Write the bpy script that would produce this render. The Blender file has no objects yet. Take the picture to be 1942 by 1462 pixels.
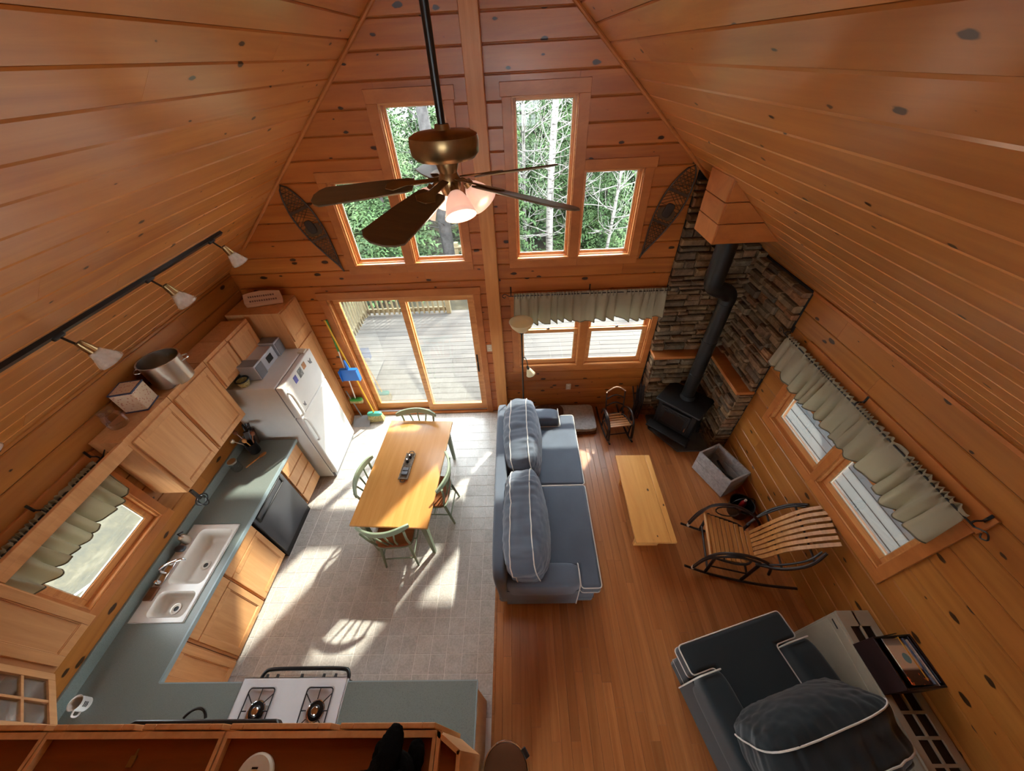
import bpy, bmesh, math, random
from mathutils import Vector, Matrix, noise

random.seed(7)
R = math.radians
SC = bpy.context.scene
COL = SC.collection

# ------------------------------------------------------------------ camera
def make_camera():
    pitch, yaw, roll = R(42.901), R(2.130), R(-3.290)
    cp, sp = math.cos(pitch), math.sin(pitch)
    f = Vector((0, cp, -sp)); u = Vector((0, sp, cp)); r = Vector((1, 0, 0))
    rz = Matrix.Rotation(yaw, 3, 'Z')
    f, u, r = rz @ f, rz @ u, rz @ r
    c, s = math.cos(roll), math.sin(roll)
    r2 = c * r + s * u; u2 = -s * r + c * u
    cam = bpy.data.cameras.new('camera'); o = bpy.data.objects.new('camera', cam)
    COL.objects.link(o)
    cam.sensor_fit = 'HORIZONTAL'; cam.sensor_width = 36.0; cam.lens = 36.0 * 672.62 / 1942.0
    cam.clip_start = 0.02; cam.clip_end = 200
    m = Matrix((r2, u2, -f)).transposed().to_4x4()
    m.translation = Vector((0, 0, 4.25))
    o.matrix_world = m
    SC.camera = o
make_camera()

# ------------------------------------------------------------------ light
EXPOSURE = 1.02
SKY_STRENGTH = 10.0
SUN_STRENGTH = 10.5
SC.view_settings.view_transform = 'Standard'
SC.view_settings.look = 'None'
SC.view_settings.gamma = 1.0
SC.view_settings.use_curve_mapping = False
SC.view_settings.exposure = EXPOSURE
SC.cycles.max_bounces = 8; SC.cycles.transmission_bounces = 4; SC.cycles.transparent_max_bounces = 8
SC.cycles.caustics_reflective = False; SC.cycles.caustics_refractive = False
W = bpy.data.worlds.new('sky'); SC.world = W; W.use_nodes = True
bg = W.node_tree.nodes['Background']
bg.inputs['Color'].default_value = (0.90, 0.95, 1.0, 1); bg.inputs['Strength'].default_value = SKY_STRENGTH
sun = bpy.data.lights.new('sun', 'SUN'); sun.energy = SUN_STRENGTH; sun.angle = R(1.6); sun.color = (1.0, 0.93, 0.80)
so = bpy.data.objects.new('sun', sun); COL.objects.link(so)
EL = R(44)
SUN_TRAVEL = Vector((-0.559 * math.cos(EL), -0.829 * math.cos(EL), -math.sin(EL)))
so.rotation_euler = SUN_TRAVEL.to_track_quat('-Z', 'Y').to_euler()
so.location = (8, 12, 14)

# ------------------------------------------------------------------ room size
XL, XR, YF, YB = -3.40, 2.79, 3.97, -4.0
RX, RZ, SL = -0.305, 5.275, 0.892          # ridge x, ridge z, roof slope
TH = math.atan(SL)
EAVE = RZ - SL * (RX - XL)
XB = -0.345                                 # tile / hardwood line
ZC = 0.914                                  # worktop
def roof_z(x): return RZ - SL * abs(x - RX)

# ------------------------------------------------------------------ helpers
def lin(c):
    c /= 255.0
    return c / 12.92 if c <= 0.04045 else ((c + 0.055) / 1.055) ** 2.4
def C(r, g, b): return (lin(r), lin(g), lin(b), 1.0)

class MB:
    """collects shapes; build() links them as one mesh object"""
    def __init__(s, m=None): s.v = []; s.f = []; s.m = m or Matrix()
    def add(s, vs, fs):
        n = len(s.v); m = s.m
        s.v += [tuple(m @ Vector(p)) for p in vs]
        s.f += [tuple(i + n for i in q) for q in fs]
        return s
    def box(s, a, b):
        x0, y0, z0 = [min(a[i], b[i]) for i in range(3)]; x1, y1, z1 = [max(a[i], b[i]) for i in range(3)]
        return s.add([(x0,y0,z0),(x1,y0,z0),(x1,y1,z0),(x0,y1,z0),(x0,y0,z1),(x1,y0,z1),(x1,y1,z1),(x0,y1,z1)],
                     [(0,3,2,1),(4,5,6,7),(0,1,5,4),(1,2,6,5),(2,3,7,6),(3,0,4,7)])
    def prism(s, poly, z0, z1):
        n = len(poly)
        vs = [(p[0], p[1], z0) for p in poly] + [(p[0], p[1], z1) for p in poly]
        fs = [tuple(range(n - 1, -1, -1)), tuple(range(n, 2 * n))] + [(i, (i + 1) % n, n + (i + 1) % n, n + i) for i in range(n)]
        return s.add(vs, fs)
    def tube(s, pts, r, n=8, closed=False):
        pts = [Vector(p) for p in pts]; k = len(pts)
        rr = r if isinstance(r, (list, tuple)) else [r] * k
        tan = []
        for i in range(k):
            a = pts[(i - 1) % k] if (closed or i > 0) else pts[0]
            b = pts[(i + 1) % k] if (closed or i < k - 1) else pts[-1]
            t = (b - a); tan.append(t.normalized() if t.length > 1e-9 else Vector((0, 0, 1)))
        up = Vector((0, 0, 1)) if abs(tan[0].z) < 0.9 else Vector((1, 0, 0))
        nx = tan[0].cross(up).normalized()
        vs = []
        for i in range(k):
            nx = (nx - tan[i] * nx.dot(tan[i])); nx = nx.normalized() if nx.length > 1e-6 else tan[i].orthogonal().normalized()
            ny = tan[i].cross(nx)
            for j in range(n):
                a = 2 * math.pi * j / n
                vs.append(pts[i] + (nx * math.cos(a) + ny * math.sin(a)) * rr[i])
        fs = []
        for i in range(k if closed else k - 1):
            i2 = (i + 1) % k
            for j in range(n):
                j2 = (j + 1) % n
                fs.append((i * n + j, i2 * n + j, i2 * n + j2, i * n + j2))
        if not closed:
            fs += [tuple(range(n)), tuple((k - 1) * n + j for j in range(n - 1, -1, -1))]
        return s.add(vs, fs)
    def lathe(s, prof, n=24, c=(0, 0, 0)):
        vs = []; k = len(prof)
        for (r, z) in prof:
            for j in range(n):
                a = 2 * math.pi * j / n
                vs.append((c[0] + r * math.cos(a), c[1] + r * math.sin(a), c[2] + z))
        fs = [(i * n + j, i * n + (j + 1) % n, (i + 1) * n + (j + 1) % n, (i + 1) * n + j) for i in range(k - 1) for j in range(n)]
        if prof[0][0] > 1e-6: fs.append(tuple(range(n - 1, -1, -1)))
        if prof[-1][0] > 1e-6: fs.append(tuple((k - 1) * n + j for j in range(n)))
        return s.add(vs, fs)
    def shell(s, prof, n=24, c=(0, 0, 0)):
        """open lathe with no caps"""
        vs = []; k = len(prof)
        for (r, z) in prof:
            for j in range(n):
                a = 2 * math.pi * j / n
                vs.append((c[0] + r * math.cos(a), c[1] + r * math.sin(a), c[2] + z))
        return s.add(vs, [(i * n + j, i * n + (j + 1) % n, (i + 1) * n + (j + 1) % n, (i + 1) * n + j) for i in range(k - 1) for j in range(n)])
    def grid(s, fn, nu, nv):
        vs = [fn(i / nu, j / nv) for i in range(nu + 1) for j in range(nv + 1)]
        fs = [(i * (nv + 1) + j, (i + 1) * (nv + 1) + j, (i + 1) * (nv + 1) + j + 1, i * (nv + 1) + j + 1) for i in range(nu) for j in range(nv)]
        return s.add(vs, fs)
    def soft(s, h, e=5, n=10, fn=None, c=(0, 0, 0)):
        """rounded (superellipsoid) box with half sizes h; fn(p, unit) may displace"""
        idx = {}; vs = []; fs = []
        def vid(i, j, k):
            key = (i, j, k)
            if key not in idx:
                a, b, d = [2 * t / n - 1 for t in key]
                L = (abs(a) ** e + abs(b) ** e + abs(d) ** e) ** (1.0 / e)
                u = Vector((a / L, b / L, d / L))
                p = Vector((u.x * h[0], u.y * h[1], u.z * h[2]))
                if fn: p = fn(p, u)
                idx[key] = len(vs); vs.append(p + Vector(c))
            return idx[key]
        for a in range(n):
            for b in range(n):
                fs.append((vid(a, b, 0), vid(a, b + 1, 0), vid(a + 1, b + 1, 0), vid(a + 1, b, 0)))
                fs.append((vid(a, b, n), vid(a + 1, b, n), vid(a + 1, b + 1, n), vid(a, b + 1, n)))
                fs.append((vid(a, 0, b), vid(a + 1, 0, b), vid(a + 1, 0, b + 1), vid(a, 0, b + 1)))
                fs.append((vid(a, n, b), vid(a, n, b + 1), vid(a + 1, n, b + 1), vid(a + 1, n, b)))
                fs.append((vid(0, a, b), vid(0, a, b + 1), vid(0, a + 1, b + 1), vid(0, a + 1, b)))
                fs.append((vid(n, a, b), vid(n, a + 1, b), vid(n, a + 1, b + 1), vid(n, a, b + 1)))
        return s.add(vs, fs)
    def build(s, name, mat, parent=None, bevel=0, smooth=40, solid=0, sub=0, seg=2):
        me = bpy.data.meshes.new(name); me.from_pydata(s.v, [], s.f); me.update()
        if smooth:
            me.polygons.foreach_set('use_smooth', [True] * len(me.polygons))
            me.set_sharp_from_angle(angle=R(smooth))
        if mat: me.materials.append(mat)
        o = bpy.data.objects.new(name, me); COL.objects.link(o)
        if parent: o.parent = parent
        if solid:
            d = o.modifiers.new('solid', 'SOLIDIFY'); d.thickness = solid; d.offset = 0
        if bevel:
            d = o.modifiers.new('bevel', 'BEVEL'); d.width = bevel; d.segments = seg; d.limit_method = 'ANGLE'; d.angle_limit = R(40)
        if sub:
            d = o.modifiers.new('sub', 'SUBSURF'); d.levels = sub; d.render_levels = sub
        return o

def tag(o, label, cat=None, group=None, kind=None):
    o['label'] = label
    if cat: o['category'] = cat
    if group: o['group'] = group
    if kind: o['kind'] = kind
    return o
def thing(name, label, cat, loc=(0, 0, 0), rz=0, group=None):
    o = bpy.data.objects.new(name, None); COL.objects.link(o); o.empty_display_size = 0.1
    o.location = loc; o.rotation_euler = (0, 0, rz)
    return tag(o, label, cat, group)
def copy_tree(o, parent=None):
    c = o.copy(); COL.objects.link(c); c.parent = parent
    for ch in list(o.children): copy_tree(ch, c)
    return c
def arc(c, r, a0, a1, n, ax='xz'):
    out = []
    for i in range(n + 1):
        a = R(a0 + (a1 - a0) * i / n); p = [c[0], c[1], c[2]]
        p['xyz'.index(ax[0])] += r * math.cos(a); p['xyz'.index(ax[1])] += r * math.sin(a); out.append(tuple(p))
    return out
def spline(pts, n=6, closed=False):
    P = [Vector(p) for p in pts]; k = len(P); out = []
    for i in range(k if closed else k - 1):
        g = lambda j: P[j % k] if closed else P[max(0, min(k - 1, j))]
        a, b, c, d = g(i - 1), g(i), g(i + 1), g(i + 2)
        for t in range(n):
            t /= n
            out.append(0.5 * ((2 * b) + (c - a) * t + (2 * a - 5 * b + 4 * c - d) * t * t + (3 * b - a - 3 * c + d) * t ** 3))
    if not closed: out.append(P[-1])
    return out
def frame(o, ex, ey, ez):
    return Matrix(((ex[0], ey[0], ez[0], o[0]), (ex[1], ey[1], ez[1], o[1]), (ex[2], ey[2], ez[2], o[2]), (0, 0, 0, 1)))

_pl = {}
def plank(name, parent, mat, o, ex, ey, ez, L, Wd, T=0.02, c=0.004, ends=0.0):
    """one board, local x along its length, y across, z its face; alike boards share a mesh"""
    key = (round(L, 3), round(Wd, 3), T, c, mat.name, name)
    me = _pl.get(key)
    if me is None:
        b = MB()
        pr = [(0, 0), (Wd, 0), (Wd, T - c), (Wd - c, T), (c, T), (0, T - c)]
        vs = [(0, y, z) for y, z in pr] + [(L, y, z) for y, z in pr]
        if ends:
            for i in (3, 4): vs[i] = (ends, vs[i][1], vs[i][2]); vs[i + 6] = (L - ends, vs[i + 6][1], vs[i + 6][2])
        fs = [tuple(range(5, -1, -1)), tuple(range(6, 12))] + [(i, (i + 1) % 6, 6 + (i + 1) % 6, 6 + i) for i in range(6)]
        b.add(vs, fs)
        me = bpy.data.meshes.new(name); me.from_pydata(b.v, [], [tuple(reversed(q)) for q in b.f]); me.update()
        bm = bmesh.new(); bm.from_mesh(me); bmesh.ops.recalc_face_normals(bm, faces=bm.faces); bm.to_mesh(me); bm.free()
        me.materials.append(mat); _pl[key] = me
    ob = bpy.data.objects.new(name, me); COL.objects.link(ob); ob.parent = parent
    ob.matrix_local = frame(o, ex, ey, ez)
    return ob

# ------------------------------------------------------------------ materials
class NT:
    def __init__(s, name):
        s.mat = bpy.data.materials.new(name); s.mat.use_nodes = True
        s.t = s.mat.node_tree; s.b = s.t.nodes['Principled BSDF']; s.out = s.t.nodes['Material Output']
    def n(s, typ, **k):
        d = s.t.nodes.new(typ)
        for a, v in k.items(): setattr(d, a, v)
        return d
    def l(s, a, b): s.t.links.new(a, b)
    def math(s, op, a, b=None, c=None):
        d = s.n('ShaderNodeMath', operation=op)
        for i, x in enumerate((a, b, c)):
            if x is None: continue
            if isinstance(x, (int, float)): d.inputs[i].default_value = x
            else: s.l(x, d.inputs[i])
        return d.outputs[0]
    def mix(s, fac, a, b, typ='MIX'):
        d = s.n('ShaderNodeMix', data_type='RGBA', blend_type=typ)
        for i, x in ((0, fac), (6, a), (7, b)):
            if isinstance(x, (int, float)): d.inputs[i].default_value = x
            elif isinstance(x, tuple): d.inputs[i].default_value = x
            else: s.l(x, d.inputs[i])
        return d.outputs[2]
    def coords(s, scale=(1, 1, 1), rnd=True):
        tc = s.n('ShaderNodeTexCoord'); v = tc.outputs['Object']
        if rnd:
            oi = s.n('ShaderNodeObjectInfo'); cb = s.n('ShaderNodeCombineXYZ')
            for i, k in enumerate((37.0, 91.0, 53.0)): s.l(s.math('MULTIPLY', oi.outputs['Random'], k), cb.inputs[i])
            va = s.n('ShaderNodeVectorMath', operation='ADD'); s.l(v, va.inputs[0]); s.l(cb.outputs[0], va.inputs[1]); v = va.outputs[0]
            s.rand = oi.outputs['Random']
        mp = s.n('ShaderNodeMapping'); s.l(v, mp.inputs[0]); mp.inputs['Scale'].default_value = scale
        s.raw = v
        return mp.outputs[0]
    def noise(s, vec, scale=5, detail=4, rough=0.55, dist=0):
        d = s.n('ShaderNodeTexNoise'); s.l(vec, d.inputs['Vector'])
        d.inputs['Scale'].default_value = scale; d.inputs['Detail'].default_value = detail
        d.inputs['Roughness'].default_value = rough; d.inputs['Distortion'].default_value = dist
        return d.outputs['Fac']
    def ramp(s, fac, stops):
        d = s.n('ShaderNodeValToRGB'); s.l(fac, d.inputs[0]); e = d.color_ramp.elements
        while len(e) < len(stops): e.new(0.5)
        for i, (p, c) in enumerate(stops): e[i].position = p; e[i].color = c
        return d.outputs[0]
    def bump(s, h, strength=0.3, dist=0.01):
        d = s.n('ShaderNodeBump'); s.l(h, d.inputs['Height']); d.inputs['Strength'].default_value = strength; d.inputs['Distance'].default_value = dist
        s.l(d.outputs[0], s.b.inputs['Normal'])
    def set(s, **k):
        for a, v in k.items():
            a = a.replace('_', ' ')
            if hasattr(v, 'is_linked') or hasattr(v, 'links'): s.l(v, s.b.inputs[a])
            else: s.b.inputs[a].default_value = v
        return s

def wood(name, light, dark, knot=None, kscale=(2.2, 4.5), grain=(1.3, 22), rough=0.35, var=0.28, kthr=0.45, ksize=0.24, spec=0.5, coat=0.0, gamp=1.0, axis=0, tint=None):
    m = NT(name)
    gs = [grain[1]] * 3; gs[axis] = grain[0]
    v = m.coords(tuple(gs))
    g = m.noise(v, 1.0, 5, 0.6, 0.6)
    col = m.ramp(g, [(0.5 - 0.22 / gamp, dark), (0.5 + 0.2 / gamp, light)])
    if tint:
        r2 = m.math('FRACT', m.math('MULTIPLY', m.rand, 7.13)); col = m.mix(m.math('MULTIPLY', r2, 0.6), col, tint)
    bs = [2.0] * 3; bs[axis] = 0.5
    mp = m.n('ShaderNodeMapping'); m.l(m.raw, mp.inputs[0]); mp.inputs['Scale'].default_value = tuple(bs)
    big = m.noise(mp.outputs[0], 1.4, 2)
    f = m.math('ADD', m.math('MULTIPLY', m.math('SUBTRACT', m.rand, 0.5), var), m.math('MULTIPLY_ADD', big, 0.5, 0.75))
    col = m.mix(1.0, col, m.ramp(f, [(0.2, (0.50, 0.46, 0.42, 1)), (1.05, (1, 1, 1, 1))]), 'MULTIPLY') if var else col
    if knot:
        mk = m.n('ShaderNodeMapping'); m.l(m.raw, mk.inputs[0]); mk.inputs['Scale'].default_value = (kscale[0], kscale[1], 0.0)
        dv = m.n('ShaderNodeTexNoise'); m.l(mk.outputs[0], dv.inputs['Vector']); dv.inputs['Scale'].default_value = 6; dv.inputs['Detail'].default_value = 2
        ad = m.n('ShaderNodeVectorMath', operation='MULTIPLY_ADD'); m.l(dv.outputs['Color'], ad.inputs[0]); ad.inputs[1].default_value = (0.10, 0.10, 0); m.l(mk.outputs[0], ad.inputs[2])
        vo = m.n('ShaderNodeTexVoronoi', voronoi_dimensions='2D'); m.l(ad.outputs[0], vo.inputs['Vector']); vo.inputs['Scale'].default_value = 1.0
        sp = m.n('ShaderNodeSeparateColor'); m.l(vo.outputs['Color'], sp.inputs[0])
        thr = m.math('MULTIPLY', m.math('MAXIMUM', m.math('SUBTRACT', sp.outputs[0], kthr), 0.0), ksize)
        d = m.math('SUBTRACT', thr, vo.outputs['Distance'])
        core = m.math('MULTIPLY', d, 45.0); 
        cl = m.n('ShaderNodeClamp'); m.l(core, cl.inputs[0])
        halo = m.n('ShaderNodeClamp'); m.l(m.math('MULTIPLY_ADD', d, 9.0, 0.42), halo.inputs[0])
        has = m.math('GREATER_THAN', thr, 0.012)
        col = m.mix(m.math('MULTIPLY', m.math('MULTIPLY', halo.outputs[0], has), 0.45), col, dark)
        col = m.mix(m.math('MULTIPLY', cl.outputs[0], m.math('MULTIPLY', has, 0.93)), col, knot)
    m.set(Base_Color=col, Roughness=rough, Specular_IOR_Level=spec, Coat_Weight=coat, Coat_Roughness=0.2)
    m.bump(g, 0.12, 0.004)
    return m.mat

def plain(name, col, rough=0.5, metal=0.0, var=0.12, vs=6.0, bump=0.0, bs=60.0, spec=0.5, col2=None):
    m = NT(name); v = m.coords()
    k = m.noise(v, vs, 4)
    c2 = col2 or tuple(x * (1 - var * 2) for x in col[:3]) + (1,)
    m.set(Base_Color=m.ramp(k, [(0.32, c2), (0.68, col)]), Roughness=rough, Metallic=metal, Specular_IOR_Level=spec)
    if bump: m.bump(m.noise(v, bs, 3), bump, 0.004)
    return m.mat

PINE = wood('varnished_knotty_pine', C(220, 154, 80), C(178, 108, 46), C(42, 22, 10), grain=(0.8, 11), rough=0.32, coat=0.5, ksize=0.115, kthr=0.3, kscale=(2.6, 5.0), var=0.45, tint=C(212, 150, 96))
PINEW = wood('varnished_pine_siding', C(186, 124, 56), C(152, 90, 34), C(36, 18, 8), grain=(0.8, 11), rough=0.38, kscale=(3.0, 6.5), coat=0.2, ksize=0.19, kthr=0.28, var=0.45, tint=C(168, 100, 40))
PINE_BACKLIT = wood('backlit_gable_pine_siding', C(196, 118, 50), C(156, 84, 30), C(32, 15, 8), grain=(0.8, 11), rough=0.38, kscale=(3.0, 6.5), coat=0.15, ksize=0.19, kthr=0.28, var=0.45, tint=C(180, 100, 42))  # same pine as the slopes, coloured redder and darker because the wall is backlit
TRIM = wood('pine_casing', C(196, 122, 62), C(168, 98, 46), None, grain=(3, 6), rough=0.36, var=0.15)
SASH = wood('pale_pine_sash', C(222, 160, 98), C(186, 118, 62), None, rough=0.38, var=0.1)
POST = wood('pine_post', C(216, 150, 84), C(190, 120, 60), None, rough=0.4, var=0.1, axis=2)
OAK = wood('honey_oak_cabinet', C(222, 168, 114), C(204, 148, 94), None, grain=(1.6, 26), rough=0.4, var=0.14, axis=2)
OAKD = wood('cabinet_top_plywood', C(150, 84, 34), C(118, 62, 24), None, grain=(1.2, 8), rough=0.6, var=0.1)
HARD = wood('hardwood_floor_strip', C(206, 138, 82), C(168, 102, 54), C(60, 30, 14), grain=(1.1, 26), rough=0.33, var=0.75, tint=C(164, 98, 52), kthr=0.86, ksize=0.2, kscale=(1.2, 5), coat=0.2)
TABLE = wood('dining_table_top', C(212, 154, 88), C(194, 134, 70), None, grain=(1.0, 14), rough=0.25, var=0.06, coat=0.3, axis=1)
BENCH = wood('pine_bench', C(236, 176, 100), C(216, 150, 76), C(60, 34, 16), grain=(1.0, 12), rough=0.4, kthr=0.3, ksize=0.11, kscale=(4.0, 3.0), var=0.1, axis=1)
SLAT = wood('oak_rocker_slat', C(206, 146, 82), C(172, 112, 54), None, grain=(1.5, 30), rough=0.35, var=0.2)
GREYW = wood('weathered_grey_board', C(192, 190, 188), C(150, 146, 144), C(80, 74, 70), rough=0.8, kthr=0.8, var=0.3)
DECKM = wood('weathered_deck_board', C(64, 61, 57), C(40, 38, 36), C(28, 25, 22), grain=(0.8, 14), rough=0.85, var=0.9, kthr=0.8)
DECKW = wood('pale_painted_porch_board', C(40, 40, 40), C(35, 35, 35), None, rough=0.75, var=0.2)
RAILM = wood('new_pine_railing', C(94, 86, 62), C(82, 73, 50), None, rough=0.75, var=0.15)
TWIG = plain('dark_bent_twig', C(46, 30, 26), 0.45, var=0.25, vs=20)
TWIGEND = plain('cut_twig_end', C(226, 196, 170), 0.6)
LEATHERB = plain('snowshoe_rawhide', C(92, 66, 40), 0.7, var=0.2)
DARKWOOD = plain('snowshoe_frame_ash', C(70, 46, 28), 0.5, var=0.2)
BLACK = plain('black_enamel', C(20, 20, 22), 0.35, var=0.1)
IRON = plain('matt_black_cast_iron', C(26, 26, 27), 0.55, var=0.2, bump=0.3, bs=90)
PIPE = plain('black_stove_pipe', C(18, 20, 20), 0.42, var=0.15)
SLATE = plain('dark_hearth_slate', C(104, 102, 102), 0.6, var=0.25, vs=4, bump=0.3, bs=20)
WHITE = plain('white_enamel', C(226, 226, 228), 0.3, var=0.03)
FRIDGE = plain('fridge_white_enamel', C(222, 222, 218), 0.4, var=0.03, bump=0.15, bs=160)
CREAM = plain('cream_plastic', C(216, 208, 188), 0.45, var=0.05)
HEATER = plain('heater_cream_enamel', C(172, 162, 142), 0.5, var=0.06)
SINKM = plain('white_porcelain', C(232, 228, 220), 0.2, var=0.03)
STEEL = plain('brushed_stainless', C(222, 214, 202), 0.3, 1.0, var=0.08, vs=3)
CHROME = plain('chrome', C(220, 222, 226), 0.08, 1.0, var=0.02)
BRASS = plain('antique_brass', C(164, 134, 90), 0.3, 0.8, var=0.25, vs=8)
GREEN = plain('sage_green_paint', C(134, 148, 124), 0.45, var=0.08)
SEATM = wood('stained_chair_seat', C(150, 92, 54), C(118, 68, 38), None, rough=0.35, var=0.1)
BLADE = wood('walnut_fan_blade', C(112, 94, 70), C(90, 74, 54), None, rough=0.4, var=0.05)
PIPING = plain('white_piping', C(226, 222, 214), 0.7)
GREYL = plain('pale_grey_plastic', C(164, 174, 186), 0.45, var=0.06)
GREYB = plain('grey_plastic', C(120, 122, 128), 0.4, var=0.1)
SILVER = plain('silver_plastic', C(186, 190, 198), 0.35, 0.3, var=0.05)
BLUE = plain('blue_plastic', C(44, 120, 214), 0.4, var=0.08)
GRNP = plain('green_plastic', C(56, 150, 62), 0.45, var=0.1)
YEL = plain('yellow_handle', C(222, 172, 44), 0.4, var=0.08)
TEAL = plain('teal_plastic', C(76, 170, 150), 0.45, var=0.1)
STRAW = plain('straw_bristle', C(206, 190, 132), 0.9, var=0.3, vs=60)
RED = plain('red_plastic', C(150, 30, 36), 0.4)
PAPER = plain('white_paper', C(232, 228, 222), 0.8, var=0.03)
MAROON = plain('dark_maroon_board', C(46, 22, 22), 0.6, var=0.2)
BARK = plain('grey_bark', C(70, 68, 68), 0.9, var=0.3, vs=9, bump=0.8, bs=18)
PLUSH = plain('black_plush', C(14, 14, 15), 0.95, var=0.3, vs=60, bump=0.8, bs=220, spec=0.1)
CHARCOAL = plain('charcoal_appliance', C(66, 68, 74), 0.35, var=0.06)
SHERPA = plain('grey_sherpa', C(196, 200, 202), 0.95, var=0.15, vs=30, bump=1.0, bs=120)
BROWNFUR = plain('brown_plush_edge', C(112, 78, 58), 0.95, var=0.25, vs=25, bump=0.8, bs=120)
LAMPGLASS = plain('cream_lamp_glass', C(244, 236, 206), 0.35, var=0.04)
BRONZE = plain('dark_bronze_pole', C(58, 50, 44), 0.35, 0.6)
ASHM = plain('dark_kindling', C(52, 44, 38), 0.9, var=0.4, vs=20)

def fabric(name, col, weave=700.0, sheen=0.3):
    m = NT(name); v = m.coords((1, 1, 1))
    k = m.noise(v, 3.0, 5); w = m.noise(v, weave, 2)
    c = m.ramp(k, [(0.3, tuple(x * 0.80 for x in col[:3]) + (1,)), (0.7, col)])
    m.set(Base_Color=m.mix(m.math('MULTIPLY', w, 0.22), c, tuple(min(1, x * 1.9 + 0.01) for x in col[:3]) + (1,)), Roughness=0.9, Specular_IOR_Level=0.2)
    m.b.inputs['Sheen Weight'].default_value = sheen
    m.bump(w, 0.25, 0.002)
    return m.mat
NAVY = fabric('slate_blue_cotton', C(92, 101, 114))
NAVY_DIM = fabric('dimmed_slate_blue_cotton', C(35, 42, 46))  # sofa cotton again, darkened to stand in for the dim right corner
CURT = fabric('sage_linen', C(172, 164, 140), 500, 0.1)
def see_through(mat, f, col):
    t = mat.node_tree; b_ = t.nodes['Principled BSDF']; o_ = t.nodes['Material Output']
    tl = t.nodes.new('ShaderNodeBsdfTranslucent'); tl.inputs[0].default_value = col; mx = t.nodes.new('ShaderNodeMixShader'); mx.inputs[0].default_value = f
    t.links.new(b_.outputs[0], mx.inputs[1]); t.links.new(tl.outputs[0], mx.inputs[2]); t.links.new(mx.outputs[0], o_.inputs[0])
see_through(CURT, 0.3, C(206, 200, 176)); see_through(LAMPGLASS, 0.4, C(250, 240, 210))

def counter():
    m = NT('teal_speckled_laminate'); v = m.coords()
    a = m.noise(v, 260, 2); b = m.noise(v, 2.0, 3)
    base = m.mix(b, C(120, 131, 128), C(132, 140, 135))
    sp = m.ramp(a, [(0.36, C(74, 86, 88)), (0.5, (0.5, 0.5, 0.5, 1)), (0.66, C(160, 166, 158))])
    m.set(Base_Color=m.mix(0.35, base, sp, 'OVERLAY'), Roughness=0.32)
    return m.mat
COUNTER = counter()

def tile():
    m = NT('vinyl_tile'); v = m.coords()
    a = m.noise(v, 9, 5, 0.6, 0.5); b = m.noise(v, 60, 3)
    c = m.ramp(a, [(0.3, C(184, 180, 174)), (0.7, C(208, 205, 200))])
    c = m.mix(0.25, c, m.ramp(b, [(0.4, C(150, 140, 130)), (0.6, C(214, 208, 202))]))
    f = m.math('MULTIPLY_ADD', m.rand, 0.08, 0.90)
    c = m.mix(1.0, c, m.ramp(f, [(0, (0, 0, 0, 1)), (1, (1, 1, 1, 1))]), 'MULTIPLY')
    m.set(Base_Color=c, Roughness=0.24)
    return m.mat
TILE = tile()
GROUT = plain('pale_grout', C(232, 228, 222), 0.6, var=0.05)

def stone():
    m = NT('ledge_stone'); v = m.coords()
    a = m.noise(v, 7, 6, 0.65, 0.4); b = m.noise(v, 45, 4)
    c = m.ramp(a, [(0.28, C(92, 78, 64)), (0.5, C(146, 126, 102)), (0.72, C(186, 166, 138))])
    tint = m.ramp(m.rand, [(0.0, C(190, 178, 160)), (0.35, C(226, 206, 176)), (0.6, C(188, 188, 182)), (0.85, C(236, 190, 150)), (1.0, C(150, 146, 142))])
    c = m.mix(1.0, c, tint, 'MULTIPLY')
    m.set(Base_Color=c, Roughness=0.85)
    m.bump(b, 0.7, 0.012)
    return m.mat
STONE = stone()
MORTAR = plain('black_mortar_joint', C(26, 23, 21), 0.95, var=0.2)

def glass(name='window_glass', tint=(0.97, 0.99, 0.98, 1), refl=0.10):
    m = NT(name); t = m.t
    t.nodes.remove(m.b)
    tr = m.n('ShaderNodeBsdfTransparent'); tr.inputs[0].default_value = tint
    gl = m.n('ShaderNodeBsdfGlossy'); gl.inputs['Roughness'].default_value = 0.03
    fr = m.n('ShaderNodeFresnel'); fr.inputs[0].default_value = 1.45
    nv = m.coords(rnd=False); k = m.noise(nv, 2.0, 2)
    mx = m.n('ShaderNodeMixShader'); m.l(m.math('MULTIPLY', fr.outputs[0], m.math('MULTIPLY_ADD', k, 0.1, refl * 8)), mx.inputs[0])
    m.l(tr.outputs[0], mx.inputs[1]); m.l(gl.outputs[0], mx.inputs[2]); m.l(mx.outputs[0], m.out.inputs[0])
    return m.mat
GLASS = glass(refl=0.06)
CLEAR = glass('clear_jar_glass', (0.985, 0.99, 0.99, 1), 0.05)

def frosted(name, col, emit=0.0):
    m = NT(name); v = m.coords()
    k = m.noise(v, 12, 3)
    m.set(Base_Color=m.ramp(k, [(0.3, tuple(x * 0.9 for x in col[:3]) + (1,)), (0.7, col)]), Roughness=0.35, Transmission_Weight=0.35, Emission_Strength=emit)
    m.b.inputs['Emission Color'].default_value = col
    return m.mat
SHADE = frosted('pink_frosted_shade', C(236, 196, 176), 0.25)
def ribbed():
    m = NT('ribbed_clear_shade'); v = m.coords(rnd=False)
    tr = m.n('ShaderNodeBsdfTransparent'); tr.inputs[0].default_value = (0.97, 0.96, 0.94, 1)
    m.set(Base_Color=C(236, 232, 226), Roughness=0.12, Specular_IOR_Level=0.9)
    k = m.noise(v, 30, 2); mx = m.n('ShaderNodeMixShader'); m.l(m.math('MULTIPLY_ADD', k, 0.3, 0.22), mx.inputs[0])
    m.l(tr.outputs[0], mx.inputs[1]); m.l(m.b.outputs[0], mx.inputs[2]); m.l(mx.outputs[0], m.out.inputs[0])
    return m.mat
TRACKG = ribbed()

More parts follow.
